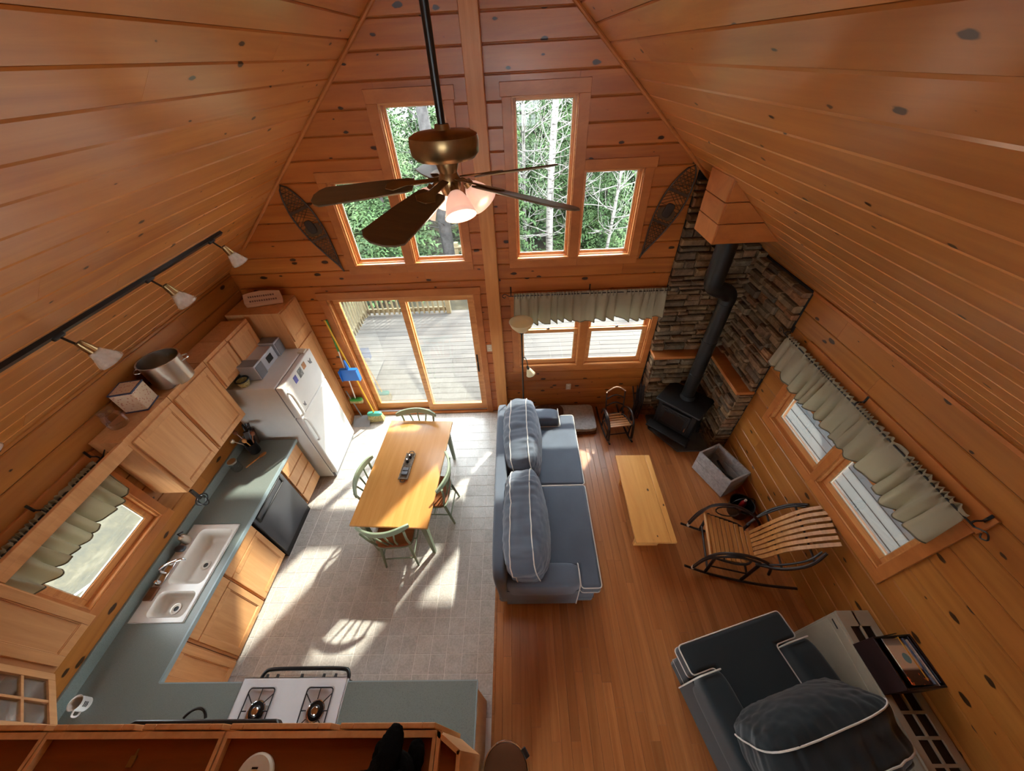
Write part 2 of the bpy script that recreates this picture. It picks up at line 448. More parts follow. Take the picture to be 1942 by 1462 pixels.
def foliage(name, a, b):
    m = NT(name); v = m.coords()
    k = m.noise(v, 1.6, 4)
    m.set(Base_Color=m.ramp(k, [(0.3, a), (0.7, b)]), Roughness=0.7, Specular_IOR_Level=0.2)
    m.b.inputs['Transmission Weight'].default_value = 0.0
    return m.mat
FIR = foliage('fir_needles', C(38, 58, 36), C(74, 98, 58))
FIR2 = foliage('pale_fir_needles', C(58, 82, 54), C(98, 118, 80))
def bmat():
    m = NT('white_birch_bark'); v = m.coords((3, 3, 14))
    m.set(Base_Color=m.ramp(m.noise(v, 2.2, 4), [(0.36, C(46, 44, 42)), (0.46, C(110, 108, 104))]), Roughness=0.8)
    return m.mat
BIRCH = bmat()
def grass():
    m = NT('dry_lawn'); v = m.coords(rnd=False)
    a = m.noise(v, 3.2, 6, 0.65); b = m.noise(v, 45, 3)
    c = m.ramp(a, [(0.40, C(22, 21, 7)), (0.5, C(36, 32, 14)), (0.62, C(54, 50, 36))])
    m.set(Base_Color=m.mix(0.35, c, m.ramp(b, [(0.35, C(14, 15, 4)), (0.65, C(52, 47, 28))])), Roughness=0.95)
    return m.mat
LAWN = grass()

# ================================================================== STRUCTURE
def free_rects(xa, xb, z0, z1, ops):
    xs = sorted({xa, xb} | {v for o in ops for v in (o[0], o[1]) if xa < v < xb})
    cols = []
    for a, b in zip(xs, xs[1:]):
        mid = (a + b) / 2; spans = [(z0, z1)]
        for o in ops:
            if o[0] < mid < o[1]:
                ns = []
                for s0, s1 in spans:
                    if o[3] <= s0 or o[2] >= s1: ns.append((s0, s1)); continue
                    if o[2] - s0 > 0.004: ns.append((s0, o[2]))
                    if s1 - o[3] > 0.004: ns.append((o[3], s1))
                spans = ns
        if cols and cols[-1][2] == spans: cols[-1] = (cols[-1][0], b, spans)
        else: cols.append((a, b, spans))
    return [(a, b, s0, s1) for a, b, sp in cols for s0, s1 in sp]

# openings, as (along0, along1, z0, z1)
OP_F = [(-1.88, -1.29, 2.53, 3.40), (-1.19, -0.60, 2.53, 3.99), (-0.01, 0.58, 2.53, 3.99), (0.68, 1.27, 2.53, 3.40),
        (-2.40, -0.56, 0.0, 2.12), (-0.02, 1.72, 0.93, 2.02)]
OP_L = [(0.83, 1.60, 1.25, 1.99)]
OP_R = [(1.07, 1.86, 1.14, 1.97), (1.93, 2.68, 1.14, 1.97)]
BP = 0.1845                                  # wall board pitch
BZ0 = 2.482 - 13 * BP                        # lowest joint

# --- far gable wall
b = MB(); z = 0.0
while z < RZ + 0.05:
    z1 = min(z + 0.1, RZ + 0.1)
    hw = min(RX - XL + 0.12, max(0.02, (RZ + 0.16 - z) / SL))
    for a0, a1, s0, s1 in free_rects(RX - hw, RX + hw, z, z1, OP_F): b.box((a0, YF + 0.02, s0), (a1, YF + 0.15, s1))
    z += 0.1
WALL_FAR = tag(b.build('wall_far', PINE_BACKLIT, smooth=0), 'far gable wall of knotty pine boards with six windows and a sliding door', kind='structure')
def stagger(a, b, lo, hi):
    out = []; x = a
    while True:
        n = x + random.uniform(lo, hi)
        if n > b - 0.5: out.append((x, b)); return out
        out.append((x, n)); x = n
k = -1
while True:
    z0 = BZ0 + k * BP; z1 = z0 + BP; k += 1
    if z0 > RZ: break
    z0 = max(z0, 0.0)
    hw = min(RX - XL, (RZ - z0) / SL + 0.02)
    for a0, a1, s0, s1 in free_rects(RX - hw, RX + hw, z0, min(z1, RZ), OP_F):
        segs = stagger(a0, a1, 2.2, 3.6) if a1 - a0 > 3.2 else [(a0, a1)]
        for p, q in segs:
            plank('plank', WALL_FAR, PINE_BACKLIT, (p, YF + 0.02, s0 + 0.0015), (1, 0, 0), (0, 0, 1), (0, -1, 0), q - p - 0.0015, s1 - s0 - 0.003, 0.02, 0.009)

# --- side walls
def side_wall(name, x, ops, label):
    inn = 1 if x < 0 else -1
    b = MB()
    for a0, a1, s0, s1 in free_rects(YB - 0.1, YF + 0.15, -0.02, EAVE + 0.02, ops):
        b.box((x - inn * 0.02, a0, s0), (x - inn * 0.15, a1, s1))
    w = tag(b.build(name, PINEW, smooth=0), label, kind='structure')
    k = 0
    for k in range(-1, 14):
        z0 = max(0.0, BZ0 + k * BP); z1 = min(BZ0 + (k + 1) * BP, EAVE)
        if z1 - z0 < 0.01: continue
        for a0, a1, s0, s1 in free_rects(YB, YF, z0, z1, ops):
            for p, q in (stagger(a0, a1, 2.4, 3.8) if a1 - a0 > 3.0 else [(a0, a1)]):
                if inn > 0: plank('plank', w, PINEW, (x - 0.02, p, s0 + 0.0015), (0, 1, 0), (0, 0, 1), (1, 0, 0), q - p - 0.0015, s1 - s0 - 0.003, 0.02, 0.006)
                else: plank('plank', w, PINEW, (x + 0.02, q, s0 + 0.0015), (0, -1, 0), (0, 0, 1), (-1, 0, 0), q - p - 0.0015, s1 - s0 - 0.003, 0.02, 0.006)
    return w
WALL_LEFT = side_wall('wall_left', XL, OP_L, 'left knotty pine wall behind the kitchen cabinets')
WALL_RIGHT = side_wall('wall_right', XR, OP_R, 'right knotty pine wall with two curtained windows')

# --- rear wall behind the loft; its unseen windows are added to brighten the room
OP_B = [(-1.15, -0.25, 2.75, 4.3), (-0.15, 0.75, 2.75, 4.2), (-2.9, -0.9, 0.5, 2.2)]
b = MB(); z = 0.0
while z < RZ + 0.05:
    hw = min(RX - XL + 0.12, max(0.02, (RZ + 0.16 - z) / SL))
    for a0, a1, s0, s1 in free_rects(RX - hw, RX + hw, z, z + 0.1, OP_B): b.box((a0, YB, s0), (a1, YB - 0.15, s1))
    z += 0.1
WALL_BACK = tag(b.build('wall_back', PINEW, smooth=0), 'rear gable wall behind the loft', kind='structure')

# --- ceiling slopes
CT, ST = math.cos(TH), math.sin(TH)
ULEN = (RX - XL) / CT
CP = 0.1715
for side, name, u0, lab in ((-1, 'ceiling', 1.32, 'left ceiling slope of wide varnished knotty pine boards'), (1, 'ceiling', 1.648, 'right ceiling slope of wide varnished knotty pine boards')):
    n = (-side * ST, 0, -CT); d = (side * CT, 0, -ST)
    P = lambda u, y, o: (RX + d[0] * u + n[0] * o, y, RZ + d[2] * u + n[2] * o)
    b = MB()
    ue = ULEN + 0.35
    top = RZ + 0.26 / CT
    vs = []
    for y in (YB - 0.3, YF + 0.35):
        vs += [P(0, y, -0.021), P(ue, y, -0.021), P(ue, y, -0.24), (RX, y, top)]
    b.add(vs, [(0, 1, 2, 3), (7, 6, 5, 4), (0, 4, 5, 1), (1, 5, 6, 2), (2, 6, 7, 3), (3, 7, 4, 0)])
    ceil = tag(b.build(name, PINE, smooth=0), lab, kind='structure')
    u = u0 - CP * int(u0 / CP) - CP
    while u < ULEN:
        a, e = max(u, 0.0), min(u + CP, ULEN); u += CP
        if e - a < 0.015: continue
        cuts = [YB] + sorted([random.uniform(-1.2, 0.4), random.uniform(0.9, 3.4)]) + [YF]
        if random.random() < 0.3: cuts.pop(2)
        for p, q in zip(cuts, cuts[1:]):
            if side < 0: o, ex = P(a + 0.0015, q, -0.02), (0, -1, 0)
            else: o, ex = P(a + 0.0015, p, -0.02), (0, 1, 0)
            plank('plank', ceil, PINE, o, ex, d, n, q - p - 0.001, e - a - 0.003, 0.02, 0.0065)

# rake mouldings where the gable meets the slopes, eave strips, corner post
for i, side in enumerate((-1, 1)):
    d = Vector((side * CT, 0, -ST)); n = Vector((-side * ST, 0, -CT))
    b = MB(); a = Vector((RX, YF - 0.012, RZ)) + n * 0.014
    e0 = a + d * 0.03; e1 = a + d * (ULEN - (0.42 if side < 0 else 0.85))
    b.tube([e0, e1], 0.017, 8)
    tag(b.build('trim_%d' % (i + 1), TRIM), '%s rake moulding along the top of the far gable wall' % ('left' if side < 0 else 'right'), kind='structure')
tag(MB().box((-0.385, YF - 0.13, 0), (-0.232, YF, roof_z(-0.385) + 0.02)).build('trim_3', POST, bevel=0.004), 'square pine post running up the middle of the far gable wall', kind='structure')
b = MB()
b.box((XR - 0.012, -1.0, EAVE - 0.035), (XR, 3.05, EAVE - 0.005))
tag(b.build('trim_4', TRIM, bevel=0.003), 'thin pine strip where right wall meets the slope', kind='structure')

# --- floors
FLOOR = tag(MB().box((XB, YB, -0.12), (XR + 0.1, YF + 0.1, -0.0125)).build('floor', HARD, smooth=0), 'strip hardwood living room floor', kind='structure')
HWP = 0.083; nrow = int((XR - XB) / HWP) + 1
for i in range(nrow):
    x0 = XB + i * HWP; w = min(HWP, XR - x0)
    if w < 0.01: continue
    y = -0.9 - random.uniform(0, 0.8)
    while y < YF:
        L = random.uniform(1.1, 2.2)
        if YF - (y + L) < 0.35: L = YF - y
        plank('plank', FLOOR, HARD, (x0 + w, y, -0.0125), (0, 1, 0), (-1, 0, 0), (0, 0, 1), L - 0.0012, w - 0.0012, 0.0125, 0.0012)
        y += L
tag(MB().box((XB - 0.012, -0.2, -0.002), (XB + 0.012, YF, 0.006)).build('trim_5', HARD, bevel=0.003), 'wood threshold strip between tile and hardwood', kind='structure')
FLOORT = tag(MB().box((XL - 0.1, YB, -0.12), (XB, YF + 0.1, -0.003)).build('floor', GROUT, smooth=0), 'beige tiled kitchen floor', kind='structure')
TP = 0.154; spots = []
for i in range(17):
    for j in range(24):
        x0 = XB - 0.012 - (i + 1) * TP; y0 = 0.29 + j * TP
        if y0 + TP > YF + 0.02: continue
        spots.append((x0, y0))
spots.sort(key=lambda p: p[1])
for x0, y0 in spots[:300]:
    plank('tile', FLOORT, TILE, (x0 + 0.002, y0 + 0.002, -0.012), (1, 0, 0), (0, 1, 0), (0, 0, 1), TP - 0.004, TP - 0.004, 0.012, 0.0015, ends=0.0015)
b = MB()
for x0, y0 in spots[300:]: b.box((x0 + 0.002, y0 + 0.002, -0.012), (x0 + TP - 0.002, min(YF, y0 + TP - 0.002), 0))
b.build('tile', TILE, FLOORT, smooth=0)['kind'] = 'stuff'
# loft behind the camera
LOFT = tag(MB().box((XL, YB, 2.36), (XR, -0.24, 2.60)).build('floor', PINE, smooth=0), 'loft floor behind the viewpoint', kind='structure')
b = MB(); b.box((XL + 0.05, -0.30, 3.42), (XR - 0.05, -0.25, 3.48))
rail = tag(b.build('loft_railing', TRIM, bevel=0.004), 'pine loft railing behind the viewpoint', 'railing')
for i in range(45):
    x = -2.2 + i * 0.12
    if roof_z(x) < 3.5: continue
    MB().box((x - 0.015, -0.29, 2.60), (x + 0.015, -0.26, 3.42)).build('baluster', TRIM, rail)
b = MB()

# --- baseboards
tag(MB().box((0.62, YF - 0.014, 0), (1.80, YF, 0.09)).build('baseboard_far', TRIM, bevel=0.003), 'pine baseboard under the low far windows', kind='structure')
tag(MB().box((XR - 0.014, 0.9, 0), (XR, 2.9, 0.09)).build('baseboard_right', TRIM, bevel=0.003), 'pine baseboard along the right wall', kind='structure')

# ------------------------------------------------------------------ windows
def sash(root, x0, x1, z0, z1, y, st=0.045, t=0.03, bot=None, mat=None):
    """a framed pane in the local wall frame; y is the sash centre depth"""
    mat = mat or SASH; bot = bot or st
    b = MB(); b.box((x0, y - t / 2, z0), (x0 + st, y + t / 2, z1)); b.box((x1 - st, y - t / 2, z0), (x1, y + t / 2, z1))
    b.box((x0 + st, y - t / 2, z0), (x1 - st, y + t / 2, z0 + bot)); b.box((x0 + st, y - t / 2, z1 - st), (x1 - st, y + t / 2, z1))
    s = b.build('sash', mat, root, bevel=0.003)
    MB().box((x0 + st - 0.004, y - 0.003, z0 + bot - 0.004), (x1 - st + 0.004, y + 0.003, z1 - st + 0.004)).build('pane', GLASS, s, smooth=0)
    b = MB()   # pale glazing strip
    for a in ((x0 + st, y - 0.008, z0 + bot, x1 - st, z0 + bot + 0.007), (x0 + st, y - 0.008, z1 - st - 0.007, x1 - st, z1 - st)):
        b.box((a[0], y - 0.006, a[2]), (a[3], y + 0.006, a[4]))
    for xx in (x0 + st, x1 - st - 0.007): b.box((xx, y - 0.006, z0 + bot), (xx + 0.007, y + 0.006, z1 - st))
    b.build('glazing_strip', CREAM, s)
    return s
def jamb(root, x0, x1, z0, z1, dep=0.15, sill=True):
    b = MB()
    b.box((x0 - 0.006, 0, z0), (x0 + 0.014, dep, z1)); b.box((x1 - 0.014, 0, z0), (x1 + 0.006, dep, z1)); b.box((x0, 0, z1 - 0.014), (x1, dep, z1 + 0.006))
    b.build('jamb', SASH, root, bevel=0.002)
    if sill: MB().box((x0, -0.012, z0 - 0.006), (x1, dep, z0 + 0.014)).build('sill', SASH, root, bevel=0.004)
    b = MB()   # stepped stops seen as parallel lines beside the glass
    for yy, in ((0.035,), (0.065,)):
        b.box((x0 + 0.013, yy, z0 + 0.012), (x0 + 0.024, yy + 0.012, z1 - 0.012)); b.box((x1 - 0.024, yy, z0 + 0.012), (x1 - 0.013, yy + 0.012, z1 - 0.012))
        b.box((x0 + 0.02, yy, z0 + 0.012), (x1 - 0.02, yy + 0.012, z0 + 0.022))
    b.build('stop', TRIM, root)
def casing(root, rects, t=0.02, mat=None):
    for a in rects: MB().box((a[0], -t, a[2]), (a[1], 0.0, a[3])).build('casing', mat or TRIM, root, bevel=0.003)
WN = [0]
def win_root(label, loc, rz):
    WN[0] += 1
    o = bpy.data.objects.new('window_%d' % WN[0], None); COL.objects.link(o); o.location = loc; o.rotation_euler = (0, 0, rz)
    return tag(o, label, kind='structure')
def fixed(label, op, cs):
    r = win_root(label, (0, YF, 0), 0)
    jamb(r, *op); sash(r, op[0] + 0.014, op[1] - 0.014, op[2] + 0.014, op[3] - 0.014, 0.10, 0.022, 0.03); casing(r, cs)
fixed('short fixed window left of the fan, beside the left snowshoe', OP_F[0], [(-1.97, -1.88, 2.53, 3.40), (-1.97, -1.29, 3.40, 3.49), (-1.97, -1.29, 2.44, 2.53)])
fixed('tall fixed window behind the ceiling fan rod', OP_F[1], [(-1.29, -1.19, 2.53, 3.99), (-0.60, -0.515, 2.53, 3.99), (-1.29, -0.50, 3.99, 4.09), (-1.29, -0.515, 2.44, 2.53)])
fixed('tall fixed window right of the gable post showing birch trunks', OP_F[2], [(-0.095, -0.01, 2.53, 3.99), (0.58, 0.68, 2.53, 3.99), (-0.11, 0.68, 3.99, 4.09), (-0.095, 0.68, 2.44, 2.53)])
fixed('short fixed window beside the right snowshoe', OP_F[3], [(1.27, 1.36, 2.53, 3.40), (0.68, 1.38, 3.40, 3.49), (0.68, 1.36, 2.44, 2.53)])
def hung(root, x0, x1, z0, z1, zr, st=0.05):
    jamb(root, x0, x1, z0, z1)
    sash(root, x0 + 0.014, x1 - 0.014, z0 + 0.014, zr + 0.025, 0.055, st, 0.032, st + 0.02)
    sash(root, x0 + 0.014, x1 - 0.014, zr - 0.02, z1 - 0.014, 0.095, st * 0.8, 0.032)
    lk = MB().lathe([(0.014, 0), (0.014, 0.012), (0.006, 0.02)], 12, ((x0 + x1) / 2, 0.062, zr + 0.025))
    lk.box(((x0 + x1) / 2 - 0.03, 0.05, zr + 0.03), ((x0 + x1) / 2 + 0.01, 0.066, zr + 0.04)); lk.build('sash_lock', BRONZE, root)
r = win_root('low double-hung window pair behind the floor lamp', (0, YF, 0), 0)
hung(r, -0.02, 0.80, 0.93, 2.02, 1.50); hung(r, 0.90, 1.72, 0.93, 2.02, 1.50)
casing(r, [(-0.11, -0.02, 0.93, 2.02), (0.80, 0.90, 0.93, 2.02), (1.72, 1.795, 0.93, 2.02), (-0.12, 1.795, 2.02, 2.12), (-0.12, 1.795, 0.84, 0.93)])
def rw(y0, y1): return (-y1, -y0)
for lab, (y0, y1, z0, z1), cs in (
    ('right-wall window nearer the armchair, under the long valance', OP_R[0], [(0.985, 1.07, 1.14, 1.97), (1.86, 1.93, 1.14, 1.97), (0.97, 1.895, 1.97, 2.13), (0.985, 1.895, 1.05, 1.14)]),
    ('right-wall window nearer the stone corner, under the long valance', OP_R[1], [(2.68, 2.75, 1.14, 1.97), (1.895, 2.77, 1.97, 2.13), (1.895, 2.75, 1.05, 1.14)])):
    r = win_root(lab, (XR, 0, 0), R(-90))
    hung(r, -y1, -y0, z0, z1, 1.585, 0.045); casing(r, [(-b_, -a_, c_, d_) for a_, b_, c_, d_ in cs])
r = win_root('kitchen window over the white sink', (XL, 0, 0), R(90))
hung(r, 0.83, 1.60, 1.25, 1.99, 1.70, 0.045); casing(r, [(0.76, 0.83, 1.25, 1.99), (1.60, 1.67, 1.25, 1.99), (0.75, 1.68, 1.99, 2.13), (0.75, 1.68, 1.17, 1.25)])
r = win_root('unseen rear windows added behind the loft to brighten the room', (0, YB, 0), R(180))
for a0, a1, s0, s1 in OP_B: sash(r, -a1, -a0, s0, s1, 0.08, 0.04)

# ------------------------------------------------------------------ sliding door
r = bpy.data.objects.new('door_1', None); COL.objects.link(r); r.location = (0, YF, 0); tag(r, 'sliding glass door with pine frames opening to the deck', kind='structure')
casing(r, [(-2.49, -2.40, 0, 2.12), (-0.56, -0.475, 0, 2.12), (-2.50, -0.465, 2.12, 2.215)])
jamb(r, -2.40, -0.56, 0.0, 2.12, 0.15, False)
b = MB().box((-2.40, -0.02, 0), (-0.56, 0.15, 0.035)); b.build('threshold', TRIM, r, bevel=0.004)
MB().box((-2.38, 0.02, 0.035), (-0.58, 0.05, 0.05)).build('track', SILVER, r); MB().box((-2.38, 0.085, 0.035), (-0.58, 0.115, 0.05)).build('track', SILVER, r)
for x0, x1, y, nm in ((-2.386, -1.43, 0.105, 'fixed'), (-1.515, -0.574, 0.045, 'slide')):
    p = MB()
    st = 0.075; z0, z1 = 0.045, 2.105
    p.box((x0, y - 0.02, z0), (x0 + st, y + 0.02, z1)); p.box((x1 - st, y - 0.02, z0), (x1, y + 0.02, z1))
    p.box((x0 + st, y - 0.02, z0), (x1 - st, y + 0.02, z0 + 0.13)); p.box((x0 + st, y - 0.02, z1 - st), (x1 - st, y + 0.02, z1))
    pan = p.build('door_panel', SASH, r, bevel=0.003)
    MB().box((x0 + st, y - 0.004, z0 + 0.125), (x1 - st, y + 0.004, z1 - st + 0.004)).build('pane', GLASS, pan, smooth=0)
    if nm == 'slide':
        h = MB().tube(spline([(x1 - 0.05, y - 0.022, 0.86), (x1 - 0.05, y - 0.06, 0.89), (x1 - 0.05, y - 0.062, 1.00), (x1 - 0.05, y - 0.022, 1.03)], 5), 0.008, 8)
        h.box((x1 - 0.062, y - 0.026, 0.84), (x1 - 0.038, y - 0.02, 1.16)); h.build('handle', BRONZE, pan, bevel=0.002)

# ================================================================== STONE CORNER AND STOVE
b = MB()
ys, xs = YF - 0.02, XR - 0.02
b.prism([(1.80, YF), (1.80, ys), (XR, ys), (XR, YF)], 0, roof_z(XR) - 0.005)
b.add([(1.80, YF, 2.4), (XR, YF, 2.4), (XR, YF, EAVE), (1.80, YF, roof_z(1.80) - 0.01), (1.80, ys, 2.4), (XR, ys, 2.4), (XR, ys, EAVE), (1.80, ys, roof_z(1.80) - 0.01)],
      [(0, 1, 2, 3), (7, 6, 5, 4), (0, 3, 7, 4), (3, 2, 6, 7), (2, 1, 5, 6), (1, 0, 4, 5)])
b.box((xs, 3.04, 0), (XR, YF, EAVE - 0.01))
b.box((1.84, YF - 0.12, 0), (XR, YF, 1.16)); b.box((XR - 0.12, 3.06, 0), (XR, YF, 1.16))
WALLC = tag(b.build('wall_corner', MORTAR, smooth=0), 'stacked ledge stone corner behind the black wood stove', kind='structure')
def stone_face(o, ex, ez, L, z0, top, T, hmin=0.05, hmax=0.105, lmin=0.11, lmax=0.36):
    ex = Vector(ex); ez = Vector(ez); up = Vector((0, 0, 1)); z = z0
    while True:
        h = random.uniform(hmin, hmax); x = -random.uniform(0, 0.03)
        if z + h > top(L * 0.02) and z + h > top(L): 
            if z + 0.03 > max(top(0.0), top(L)): break
        while x < L - 0.03:
            l = random.uniform(lmin, lmax)
            if L - (x + l) < 0.09: l = L - x + random.uniform(-0.01, 0.012)
            zt = min(top(min(L, x + l * 0.5)), z + h)
            if zt - z > 0.022:
                g = 0.013; t = T * random.uniform(0.5, 1.2); i = 0.012
                j = lambda a: random.uniform(-a, a)
                y0, y1 = z + g * 0.5, zt - g * 0.5
                tl = j(0.010); tr = j(0.010)
                vs = [(x + g, y0, 0), (x + l, y0 + j(.004), 0), (x + l, y1 + tr * 0.4, 0), (x + g, y1 + tl * 0.4, 0)]
                m = [(p[0] + j(.003), p[1] + j(.003), t * 0.72) for p in vs]
                cx, cy = sum(p[0] for p in vs) / 4, sum(p[1] for p in vs) / 4
                fr = [(p[0] + math.copysign(i + abs(j(.006)), cx - p[0]), p[1] + math.copysign(min(i, (y1 - y0) * 0.22), cy - p[1]), t + j(.006)) for p in vs]
                A = vs + m + fr
                fs = [(0, 1, 5, 4), (1, 2, 6, 5), (2, 3, 7, 6), (3, 0, 4, 7), (4, 5, 9, 8), (5, 6, 10, 9), (6, 7, 11, 10), (7, 4, 8, 11), (8, 9, 10, 11)]
                me = bpy.data.meshes.new('stone')
                me.from_pydata([(p[0] - cx, p[1] - cy, p[2]) for p in A], [], fs); me.materials.append(STONE); me.update()
                ob = bpy.data.objects.new('stone', me); COL.objects.link(ob); ob.parent = WALLC
                c0 = Vector(o) + ex * cx + up * cy
                ob.matrix_local = frame(c0, ex, up, ez)
            x += l
        z += h
# far face: local x runs along +X, face normal -Y
stone_face((1.80, YF - 0.02, 0), (1, 0, 0), (0, -1, 0), XR - 1.80, 1.20, lambda u: roof_z(1.80 + u) - 0.015, 0.07)
stone_face((1.84, YF - 0.12, 0), (1, 0, 0), (0, -1, 0), XR - 1.84, 0.01, lambda u: 1.15, 0.07)
# right face: face normal -X ; local x along -Y
stone_face((XR - 0.02, YF - 0.05, 0), (0, -1, 0), (-1, 0, 0), YF - 0.05 - 3.04, 1.20, lambda u: EAVE - 0.02, 0.07)
stone_face((XR - 0.12, YF - 0.12, 0), (0, -1, 0), (-1, 0, 0), YF - 0.12 - 3.06, 0.01, lambda u: 1.15, 0.07)
stone_face((1.84, YF - 0.02, 0), (0, -1, 0), (-1, 0, 0), 0.16, 0.01, lambda u: 1.15, 0.035, lmin=0.15, lmax=0.2)
stone_face((XR - 0.175, 3.06, 0), (1, 0, 0), (0, -1, 0), 0.17, 0.01, lambda u: 1.15, 0.03, lmin=0.15, lmax=0.2)
# ledges
b = MB().box((1.795, YF - 0.235, 1.16), (XR, YF - 0.02, 1.205)); tag(b.build('mantel_shelf', TRIM, bevel=0.008), 'pine ledge across the stone under the far wall side', 'shelf')
b = MB().box((XR - 0.235, 3.02, 1.16), (XR - 0.02, YF - 0.24, 1.205)); tag(b.build('mantel_shelf', TRIM, bevel=0.008), 'pine ledge across the stone on the right wall side', 'shelf')

# chimney chase: boarded box under the slope
CH = tag(MB().box((1.737, 3.17, 2.948), (2.30, 3.53, 2.962)).build('chimney_chase', TRIM), 'boarded pine box enclosing the stove pipe below the slope', 'chimney box')
def chase_board(poly, thick):
    bb = MB(); bb.add([tuple(p) for p in poly] + [tuple(Vector(p) + Vector(thick)) for p in poly], [(0, 1, 2, 3), (7, 6, 5, 4), (0, 4, 5, 1), (1, 5, 6, 2), (2, 6, 7, 3), (3, 7, 4, 0)])
    o = bb.build('board', TRIM, CH, bevel=0.004); return o
x0, x1, y0, y1, zb = 1.717, 2.31, 3.15, 3.55, 2.945
zz = [zb, zb + 0.172, zb + 0.344, roof_z(x0)]
for i in range(3):
    g = 0.003
    chase_board([(x0, y0, zz[i] + g), (x0, y1, zz[i] + g), (x0, y1, zz[i + 1] - g), (x0, y0, zz[i + 1] - g)], (0.02, 0, 0))
    xa = RX + (RZ - zz[i]) / SL; xb_ = RX + (RZ - zz[i + 1]) / SL
    for yy, s in ((y0, 1), (y1, -1)):
        chase_board([(x0 + 0.02, yy, zz[i] + g), (xa, yy, zz[i] + g), (max(xb_, x0 + 0.025), yy, zz[i + 1] - g), (x0 + 0.02, yy, zz[i + 1] - g)], (0, 0.02 * s, 0))

# stove pipe
SP = thing('stove_pipe', 'black stove pipe with an offset elbow rising in the stone corner', 'stove pipe', (2.29, 3.50, 0))
b = MB().tube([(0, 0, 0.66), (0, 0, 2.16)], 0.082, 24); b.build('lower_pipe', PIPE, SP)
el = spline([(0, 0, 2.14), (0, 0, 2.22), (-0.06, -0.02, 2.29), (-0.20, -0.075, 2.36), (-0.27, -0.095, 2.42), (-0.28, -0.10, 2.50)], 5)
MB().tube(el, 0.086, 20).build('elbow', PIPE, SP)
MB().tube([(-0.28, -0.10, 2.46), (-0.28, -0.10, 3.0)], 0.095, 24).build('upper_pipe', PIPE, SP)
for z in (0.69, 1.10, 1.62, 2.14): MB().lathe([(0.083, 0), (0.087, 0.006), (0.083, 0.012)], 24, (0, 0, z)).build('pipe_band', PIPE, SP)
# stove: rotated so it faces the room diagonally
ST_ = thing('wood_stove', 'black cast iron wood stove in the stone corner', 'stove', (2.26, 3.46, 0.03), R(-45))
b = MB().box((-0.27, -0.20, 0.16), (0.27, 0.20, 0.62)); b.build('firebox', IRON, ST_, bevel=0.02)
b = MB().box((-0.31, -0.25, 0.62), (0.31, 0.24, 0.65)); b.build('top_plate', IRON, ST_, bevel=0.012)
MB().lathe([(0.10, 0.0), (0.092, 0.03), (0.088, 0.06)], 24, (0, 0.05, 0.65)).build('flue_collar', IRON, ST_)
d = MB().box((-0.21, -0.235, 0.22), (0.21, -0.20, 0.57)).build('door', IRON, ST_, bevel=0.012)
MB().box((-0.15, -0.24, 0.29), (0.15, -0.232, 0.50)).build('door_glass', BLACK, d, bevel=0.004)
b = MB()
for i in range(5):   # relief arches on the door
    b.tube(arc((-0.14 + i * 0.07, -0.24, 0.51), 0.03, 0, 180, 8, 'xz'), 0.006, 6)
b.build('door_relief', IRON, d)
MB().tube([(0.19, -0.24, 0.40), (0.19, -0.275, 0.40), (0.19, -0.285, 0.34)], 0.007, 8).build('door_handle', CHROME, d)
MB().box((-0.30, -0.36, 0.17), (0.30, -0.20, 0.195)).build('ash_lip', IRON, ST_, bevel=0.01)
for sx in (-1, 1):
    for sy in (-1, 1):
        MB().tube(spline([(sx * 0.23, sy * 0.16, 0.17), (sx * 0.27, sy * 0.19, 0.10), (sx * 0.28, sy * 0.20, 0.0)], 5), [0.03] * 5 + [0.022] * 5 + [0.026], 10).build('leg', IRON, ST_)
tag(MB().prism([(1.93, YF - 0.2), (1.90, 3.50), (2.19, 3.06), (2.66, 3.06), (2.66, YF - 0.2)], 0.0, 0.028).build('hearth_pad', SLATE, bevel=0.004), 'dark slate hearth pad under the wood stove', 'hearth')
# rustic bundle leaning by the stones
BK = thing('twig_bundle', 'dark twig bundle leaning between small rocker and stone', 'twigs', (1.74, 3.72, 0))
for i in range(9):
    a = random.uniform(-0.06, 0.06); c_ = random.uniform(-0.06, 0.05)
    MB().tube([(a, c_, 0), (a * 1.2 + 0.03, c_ + 0.05, 0.3), (a * 1.6 + random.uniform(-.02, .04), c_ + 0.11, random.uniform(0.5, 0.68))], random.uniform(0.007, 0.013), 6).build('twig', TWIG, BK)

# ================================================================== KITCHEN
def froot(name, label, cat, M, group=None):
    o = bpy.data.objects.new(name, None); COL.objects.link(o); o.empty_display_size = 0.1; o.matrix_world = M
    return tag(o, label, cat, group)
def door(root, x0, x1, z0, z1, y=0.0, fw=0.055, mat=None, t=0.02, nm='door'):
    mat = mat or OAK
    b = MB()
    b.box((x0, y - t, z0), (x0 + fw, y, z1)); b.box((x1 - fw, y - t, z0), (x1, y, z1))
    b.box((x0 + fw, y - t, z0), (x1 - fw, y, z0 + fw)); b.box((x0 + fw, y - t, z1 - fw), (x1 - fw, y, z1))
    d = b.build(nm, mat, root, bevel=0.003)
    MB().box((x0 + fw - 0.004, y - t + 0.009, z0 + fw - 0.004), (x1 - fw + 0.004, y - 0.003, z1 - fw + 0.004)).build('panel', mat, d)
    b = MB()
    for a in ((x0 + fw, x0 + fw + 0.007, z0 + fw, z1 - fw), (x1 - fw - 0.007, x1 - fw, z0 + fw, z1 - fw), (x0 + fw, x1 - fw, z0 + fw, z0 + fw + 0.007), (x0 + fw, x1 - fw, z1 - fw - 0.007, z1 - fw)):
        b.box((a[0], y - t + 0.004, a[2]), (a[1], y - 0.003, a[3]))
    b.build('bead', mat, d, bevel=0.002)
    return d
